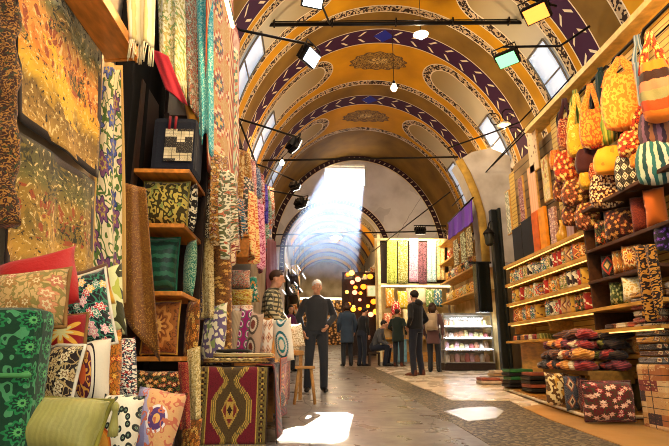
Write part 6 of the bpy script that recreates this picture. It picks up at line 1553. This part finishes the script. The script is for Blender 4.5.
# ---- lamp stall at the arch, glowing globes
M_gl = [mat('glow_' + n_, h_, emit=h_, es=3.2) for n_, h_ in (('amber', '#ff9a2a'), ('orange', '#ff7a1c'), ('gold', '#ffc050'), ('rose', '#ff8a6a'))]
T = thing('lamp_stall', 'dark stall frame hung with glowing lamps by the lower arch', 'stall', (1.85, 19.3, fz(19)))
b = MB(); b.box((1.95, 19.7, 2.3), (1.7, .06, 3.0)); mk('back_panel', b, M_dkwood, T)
for x in (1.15, 2.75):
    b = MB(); b.box((x, 19.5, (fz(19.5) + 4.0) / 2), (.08, .08, 4.0 - fz(19.5))); mk('post', b, M_dkwood, T)
b = MB(); b.box((1.95, 19.5, 4.0), (1.7, .08, .08)); mk('beam', b, M_dkwood, T)
k_ = 0
for r_, py in enumerate((276, 285, 294, 303, 312)):
    for c_ in range(6):
        px = 347 + c_ * 6.0 + (r_ % 2) * 3; 
        if 364 < px < 381 and r_ in (1, 2): continue
        k_ += 1; c = F(px + rr.uniform(-2.5, 2.5), py + rr.uniform(-3.5, 3.5), 19.3 + rr.uniform(-.25, .1)); r = rr.uniform(.045, .12)
        T = thing('hanging_globe_lamp', '%s glowing globe lamp, %s in the %s row of the lamp stall' % (['amber', 'orange', 'gold', 'rose'][k_ % 4], ordn[c_], ['top', 'second', 'third', 'fourth', 'lowest'][r_]), 'lamp', c - V((0, 0, r)), 'globe lamps on the lamp stall')
        b = MB(); b.ball(c, (r, r, r * .9), 10); mk('globe', b, M_gl[k_ % 4], T); b = MB(); b.tube([c + V((0, 0, r * .85)), V((c.x, c.y + .05, c.z + .35))], .008, 4); mk('chain', b, M_metal, T)
# lit picture sign on the stall
T = thing('lit_sign', 'small lit pale sign panel above the lamp stall', 'sign', F(372, 297, 19.1)); a, c = F(366.5, 285, 19.1), F(378, 297, 19.1)
b = MB(); b.box((a + c) / 2, (c.x - a.x, .06, a.z - c.z), bev=.01); mk('frame', b, M_pinew, T)
b = MB(); b.box((a + c) / 2 + V((0, -.034, 0)), (c.x - a.x - .06, .006, a.z - c.z - .06)); mk('face', b, mat('sign_face', lambda g: g.ramp(g.noise(5, g.obj, 3), [(.35, hx('#8aa06a')), (.6, hx('#e8e0b0'))]), emit='#d8d8a0', es=.8), T)
# lanterns and goods along the inner passage
wl = mat('white_glass_lamp', '#f4f4f0', emit='#eef4ff', es=1.4); wl2 = mat('warm_glass_lamp', '#fff0d0', emit='#ffd9a0', es=4.0)
spots = [(275, 268), (281, 274), (287, 266), (279, 284), (288, 278), (294, 272), (299, 268), (296, 284), (304, 276), (284, 292), (291, 290), (301, 290)]
for i, (px, py) in enumerate(spots):
    c = F(px, py, 13.0 + (i % 4) * .9); T = thing('glass_lamp', 'slender white glass lamp, %s of the cluster hung behind the checked-shirt man' % ordn[i], 'lamp', c, 'white lamps over the left stalls')
    ax = V((.65, 0, -.75)) if i % 2 else V((.5, .1, -.85)); b = MB(); b.lathe([(.006, -.09), (.015, -.04), (.017, .03), (.007, .09)], c, 8, ax=ax); mk('glass', b, wl, T)
    b = MB(); b.tube([c + V((0, 0, .08)), c + V((0, .02, .9))], .005, 4); mk('cord', b, M_metal, T)
b = MB(); b.tube([F(266, 246, 13.0) , F(312, 246, 16.0)], .02, 6); mk('lamp_rail', b, M_metal, None, 'thin black rail carrying the white glass lamps', 'rail')
goods = ['#c83a3a', '#e8c050', '#e8e0d0', '#3a6a8a', '#8a3a6a', '#4a8a5a', '#d87a2a', '#1a1614']
for sd, xx in ((-1, -.98), (1, 2.66)):
    T = thing('passage_stall', 'row of dark stall shelving along the %s of the far passage' % ('left side' if sd < 0 else 'right side'), 'stall', (xx, 23, fz(23)))
    for z in (1.5, 2.3, 3.1, 3.9):
        b = MB(); b.box((xx + sd * -.18, 23.5, z + .05 * 3.5), (.4, 6, .05)); mk('board', b, M_dkwood, T)
    b = MB(); b.box((xx, 23.5, 2.7), (.05, 6, 3.2)); mk('panel', b, M_dkwood, T)
    n_ = 0
    for z in (1.7, 2.5, 3.3, 4.1):
        for j in range(9):
            n_ += 1; ci = rr.randrange(8); yy = 20.7 + j * .62; h_ = rr.uniform(.3, .5); b = MB(); b.pillow((xx - sd * .22, yy, z + .02 + h_ / 2), V((.7, sd * .7, 0)), UPV, .42, h_, .2, 6, .05, n_, 0, 3)
            mk('far_bundle', b, cloth('bundle_%s' % 'abcdefgh'[ci], p_fil(goods[ci], '#e8d8b0', 4, 14, .45)), None, '%s bundle of goods, %s along the %s board of the %s stall in the passage' % (['red', 'yellow', 'white', 'blue', 'purple', 'green', 'orange', 'black'][ci], ordn[j], ['lowest', 'second', 'third', 'top'][[1.7, 2.5, 3.3, 4.1].index(z)], 'left-hand' if sd < 0 else 'right-hand'), 'goods', 'goods in the far passage', weld=True)
M_farlit = mat('far_shop_painted_glow', lambda g: (lambda n: g.ramp(E(g, g.vor(7, g.pos, 'F1', '3D').outputs['Distance']) , [(.05, hx('#fff2d0')), (.3, hx('#d89a4a')), (.6, hx('#3a2414'))]))(0), rough=.6)  # shop lights painted as pale dots in the colour
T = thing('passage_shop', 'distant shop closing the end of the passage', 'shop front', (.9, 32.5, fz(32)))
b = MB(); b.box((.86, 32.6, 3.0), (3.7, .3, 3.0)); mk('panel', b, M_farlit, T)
b = MB(); b.box((.86, 32.35, 4.4), (3.6, .1, .12)); mk('light_strip', b, M_lightstrip, T)
# ================================================================ IRON RODS, FLOODLIGHTS, BULBS
def rod(label, a, c, r=.03, nm='ceiling_tie_rod'):
    b = MB(); b.tube([a, c], r, 8); return mk(nm, b, M_metal, None, label, 'rod')
A, C = F(235, 25, 9.2), F(552, 22, 9.2); d = (C - A).normalized()
T = thing('ceiling_tie_rod', 'long black iron beam crossing the vault nearest the camera', 'rod', (A + C) / 2)
b = MB(); b.tube([A - d * .9, C + d * .7], .042, 8); mk('bar', b, M_metal, T)
b = MB(); b.tube([A + V((0, .0, .07)) + d * .2, C + V((0, 0, .07)) - d * .3], .012, 6); mk('cable', b, M_metal, T)
for k in (.12, .3, .5, .68, .86):
    p = A.lerp(C, k); b = MB(); b.box(p + V((0, 0, .03)), (.03, .11, .14)); mk('clamp', b, M_metal, T)
rod('black iron tie rod crossing the vault in front of the skylight', F(236, 161, 14.0), F(458, 157, 14.0))
rod('lowest black iron tie rod crossing in front of the end wall', F(262, 235, 18.6), F(446, 231, 18.6), .025)
rod('thin iron rod running from the post across the end wall', F(372, 252, 15.4), F(450, 192, 11.2), .014)
M_lens = {}
def flood(label, px, py, d, aim, col, es, size=.34, arm=None, power=0, lcol=None, spot=1.9):
    """floodlight: housing, fins, lens, bracket; it really shines where it points"""
    c = F(px, py, d); dirv = (V(aim) - c).normalized(); s = dirv.cross(UPV).normalized(); u = s.cross(dirv)
    R = Matrix((s, dirv, u)).transposed(); T = thing('mounted_floodlight', label, 'floodlight', c)
    b = MB(); b.box(c - dirv * .06, (size, .10, size * .72), R, bev=.02); mk('housing', b, M_metal, T)
    for i in range(5):
        q = MB(); q.box(c - dirv * .15 + s * (size * .35 * (i - 2) / 2), (.012, .10, size * .55), R); mk('fin', q, M_metal, T)
    m_ = mat('flood_lens_' + col.strip('#'), col, emit=col, es=es)
    q = MB(); q.box(c, (size * .86, .02, size * .58), R); mk('lens', q, m_, T)
    q = MB(); q.tube([c - dirv * .06 + s * size * .55 - u * 0, c - dirv * .10 + s * size * .55 + u * size * .55, c - dirv * .10 - s * size * .55 + u * size * .55, c - dirv * .06 - s * size * .55], .014, 6); mk('bracket', q, M_metal, T)
    if arm:
        pts = [V(p) for p in arm] + [c - dirv * .10 + u * size * .55]; a = MB(); a.tube(pts, .022, 8)
        mk('lamp_arm', a, M_metal, T)
    if power:
        l = lamp('floodlight_beam', 'SPOT', c + dirv * .06, power, lcol or col, .12, c + dirv * 5); l.data.spot_size = spot; l.data.spot_blend = .6
    return T
flood('floodlight with a cool white lens on an arm over the left shops', 312, 58, 7.4, (3.6, 5.2, 2.6), '#dcefff', 3, .36, [F(212, 14, 7.0), F(240, 30, 7.2)], 200, '#fff4e6', 2.4)
flood('greenish white floodlight hanging over the bags', 507, 60, 8.2, (1.2, 6.0, 1.2), '#8effb0', 1.15, .40, [F(590, 26, 7.6), F(560, 46, 7.9)], 200, '#fff2cc', 2.4)
flood('orange floodlight at the near end of the iron beam', 536, 14, 7.6, (1.2, 5.2, 1.8), '#ff9a40', 1.7, .44, [F(556, 6, 7.8)], 240, '#ffb060', 2.6)
flood('cool floodlight at the top of the picture above the iron beam', 313, 0, 8.2, (1.2, 3.5, 3.6), '#eaf6ff', 12, .40, [F(330, 24, 9.1)], 100, '#fff4e6', 2.0)
flood('black floodlight seen from behind over the hung garments', 297, 147, 10.2, (4.4, 12.5, 3.0), '#fff2d8', 3, .36, [F(236, 118, 9.8), F(262, 126, 10.0)], 220, '#ffe2b0', 2.2)
flood('lower of the two floodlights on the thin arms', 303, 205, 12.6, (3.8, 16.5, 2.0), '#ffffff', 4, .34, [F(240, 180, 12.2), F(268, 190, 12.4)], 160, '#ffe8c8', 2.2)
flood('upper of the two small floodlights on the thin arms', 297, 188, 12.8, (3.8, 17.0, 2.6), '#ffffff', 4, .26, [F(238, 158, 12.4), F(268, 168, 12.6)], 0)
flood('black floodlight hung on the rod in front of the end wall', 420, 232, 14.5, (3.2, 16.0, 3.5), '#fff2d8', 4, .30, [F(446, 226, 14.6)], 120, '#ffe8c0', 2.4)
M_bulb = mat('bulb_glass', '#fff2d0', emit='#ffe7b0', es=26.0)
def bulb(label, px, py, d, top=None, r=.055, power=40, col='#ffd49a', shade=False):
    c = F(px, py, d); T = thing('light_bulb', label, 'lamp', c)
    b = MB(); b.lathe([(.0, -r), (r * .7, -r * .75), (r, -.1 * r), (r * .8, r * .6), (r * .4, r * 1.3), (r * .35, r * 1.6)], c, 12); mk('glass', b, M_bulb, T)
    b = MB(); b.lathe([(r * .42, r * 1.3), (r * .42, r * 2.4), (.01, r * 2.5)], c, 10); mk('socket', b, M_metal, T)
    if shade: b = MB(); b.lathe([(r * 3.2, r * 1.1), (r * 3.3, r * 1.2), (r * 1.6, r * 2.2), (r * .5, r * 2.6)], c, 18); mk('shade', b, plain('white_enamel', '#e8e4d8', rough=.4), T)
    if top: b = MB(); b.tube([c + V((0, 0, r * 2.4)), V(top)], .007, 5); mk('cord', b, M_metal, T)
    if power: lamp('bulb_light', 'POINT', c - V((0, 0, r * 1.6)), power, col, .06)
    return T
def vz(x, y): 
    q = max(0, 1 - ((x - VX) / VR) ** 2); return VZ + VK * VR * math.sqrt(q)
c = F(394, 88, 9.3); bulb('bare glowing bulb on a long cord under the vault', 394, 88, 9.3, (c.x, 9.3, F(394, 26, 9.25).z), .065, 150, '#ffe2b8')
c = F(421, 37, 9.6); bulb('white enamel shaded lamp hanging under the near beam', 421, 37, 9.6, (c.x, 9.6, vz(c.x, 9.6)), .05, 60, '#ffe6c4', True)
bulb('warm bulb glowing on the left flank of the vault', 282, 163, 12.5, F(290, 150, 12.6), .06, 80, '#ffc890')
bulb('warm bulb on the plaster beside the painted rib', 467, 160, 13.2, F(472, 150, 13.3), .065, 80, '#ffcc90')
bulb('small warm lamp under the bracket at the end of the bag wall', 504, 127, 11.2, F(502, 112, 11.2), .05, 10, '#ffd090', True)
c = F(336, 240, 21.5); bulb('shaded lamp hanging in the far passage', 336, 240, 21.5, (c.x, 21.5, 6.7), .08, 80, shade=True)
# curled iron bracket by the bag wall
T = thing('mounted_iron_bracket', 'ornate black iron bracket with scrolls above the picture panels', 'bracket', F(500, 124, 10.9))
P = F(500, 112, 11.2); b = MB(); b.tube([F(448, 148, 11.6), F(488, 134, 11.3), F(520, 122, 11.0), F(560, 80, 9.8)], .02, 6); mk('bar', b, M_metal, T)
for (px, py, s) in ((494, 120, 1), (508, 116, -1), (516, 134, 1)):
    c = F(px, py, 11.1); b = MB(); b.tube([c + V((math.cos(t) * .02 * (1 + t) * s, 0, math.sin(t) * .02 * (1 + t))) for t in [k * .35 for k in range(26)]], .012, 5); mk('scroll', b, M_metal, T)
rod('thin iron rod slanting up over the picture panels', F(452, 206, 13.0), F(598, 60, 8.4), .016)
rod('second thin iron rod slanting over the bag wall', F(470, 190, 12.0), F(640, 0, 7.4), .014)

# ================================================================ SHOP LIGHTS AND UNSEEN FILL
M_tubew = mat('warm_tube', '#ffffff', emit='#ffdc96', es=10.0)
def fill_tube(label, a, c, power, col, down, width=.12):
    a, c = V(a), V(c); T = thing('unseen_tube_light', label, 'lamp', (a + c) / 2); b = MB(); b.tube([a, c], .016, 8); mk('tube', b, M_tubew, T)
    b = MB(); b.tube([a + V((0, 0, .035)), c + V((0, 0, .035))], .02, 6); mk('batten', b, M_metal, T)
    l = lamp('fill_glow', 'AREA', (a + c) / 2 + V(down).normalized() * .04, power, col, .1, (a + c) / 2 + V(down)); l.data.shape = 'RECTANGLE'; L = (c - a)
    l.data.size = .05; l.data.size_y = L.length
    # long axis along the tube
    z = -V(down).normalized(); y = L.normalized(); x = y.cross(z).normalized(); z = x.cross(y); l.matrix_world = Matrix.Translation((a + c) / 2 + V(down).normalized() * .04) @ Matrix((x, y, z)).transposed().to_4x4()
    return T
fill_tube('unseen warm fill tube added before the near end of the bag wall', (2.70, 3.75, 4.15), (3.25, 3.75, 4.25), 36, '#ffb650', (.25, 1, -.6))  # unseen lamp added to brighten the bag wall
fill_tube('unseen warm fill tube added in front of the left tapestries', (-.72, 2.2, 3.75), (-.72, 4.0, 3.75), 22, '#ffc878', (-.55, 0, -1))  # unseen lamp added above the view to warm the tapestries
lamp('scarf_shop_glow', 'AREA', (3.2, 15.7, 4.5), 40, '#ffe2a8', 1.6, (3.2, 16.6, 2.2))
lamp('case_glow', 'AREA', (3.7, 12.7, 1.9), 20, '#e8f2ff', .8, (3.7, 12.9, .8))
lamp('passage_glow', 'AREA', (.86, 23, 5.6), 90, '#ffe0b4', 2.0, (.86, 23, 0))
lamp('passage_glow', 'AREA', (.86, 29, 5.2), 80, '#ffe8c8', 2.0, (.86, 29.5, 0))
M_ledw = _MC['amber_strip']
b = MB(); b.box((3.40, 5.6, 1.226), (.014, 1.2, .012)); mk('light_strip', b, M_ledw, None, 'added amber fill strip under the pale pine ledge over the scarves', 'lamp')  # glowing strip added to brighten the scarf heap below
lamp('right_shop_fill', 'SPOT', (1.9, 4.3, 4.6), 420, '#ffc474', .2, (3.6, 6.9, 1.9), spot_size=1.25, spot_blend=.8)  # unseen fill spot added to light the whole right shop
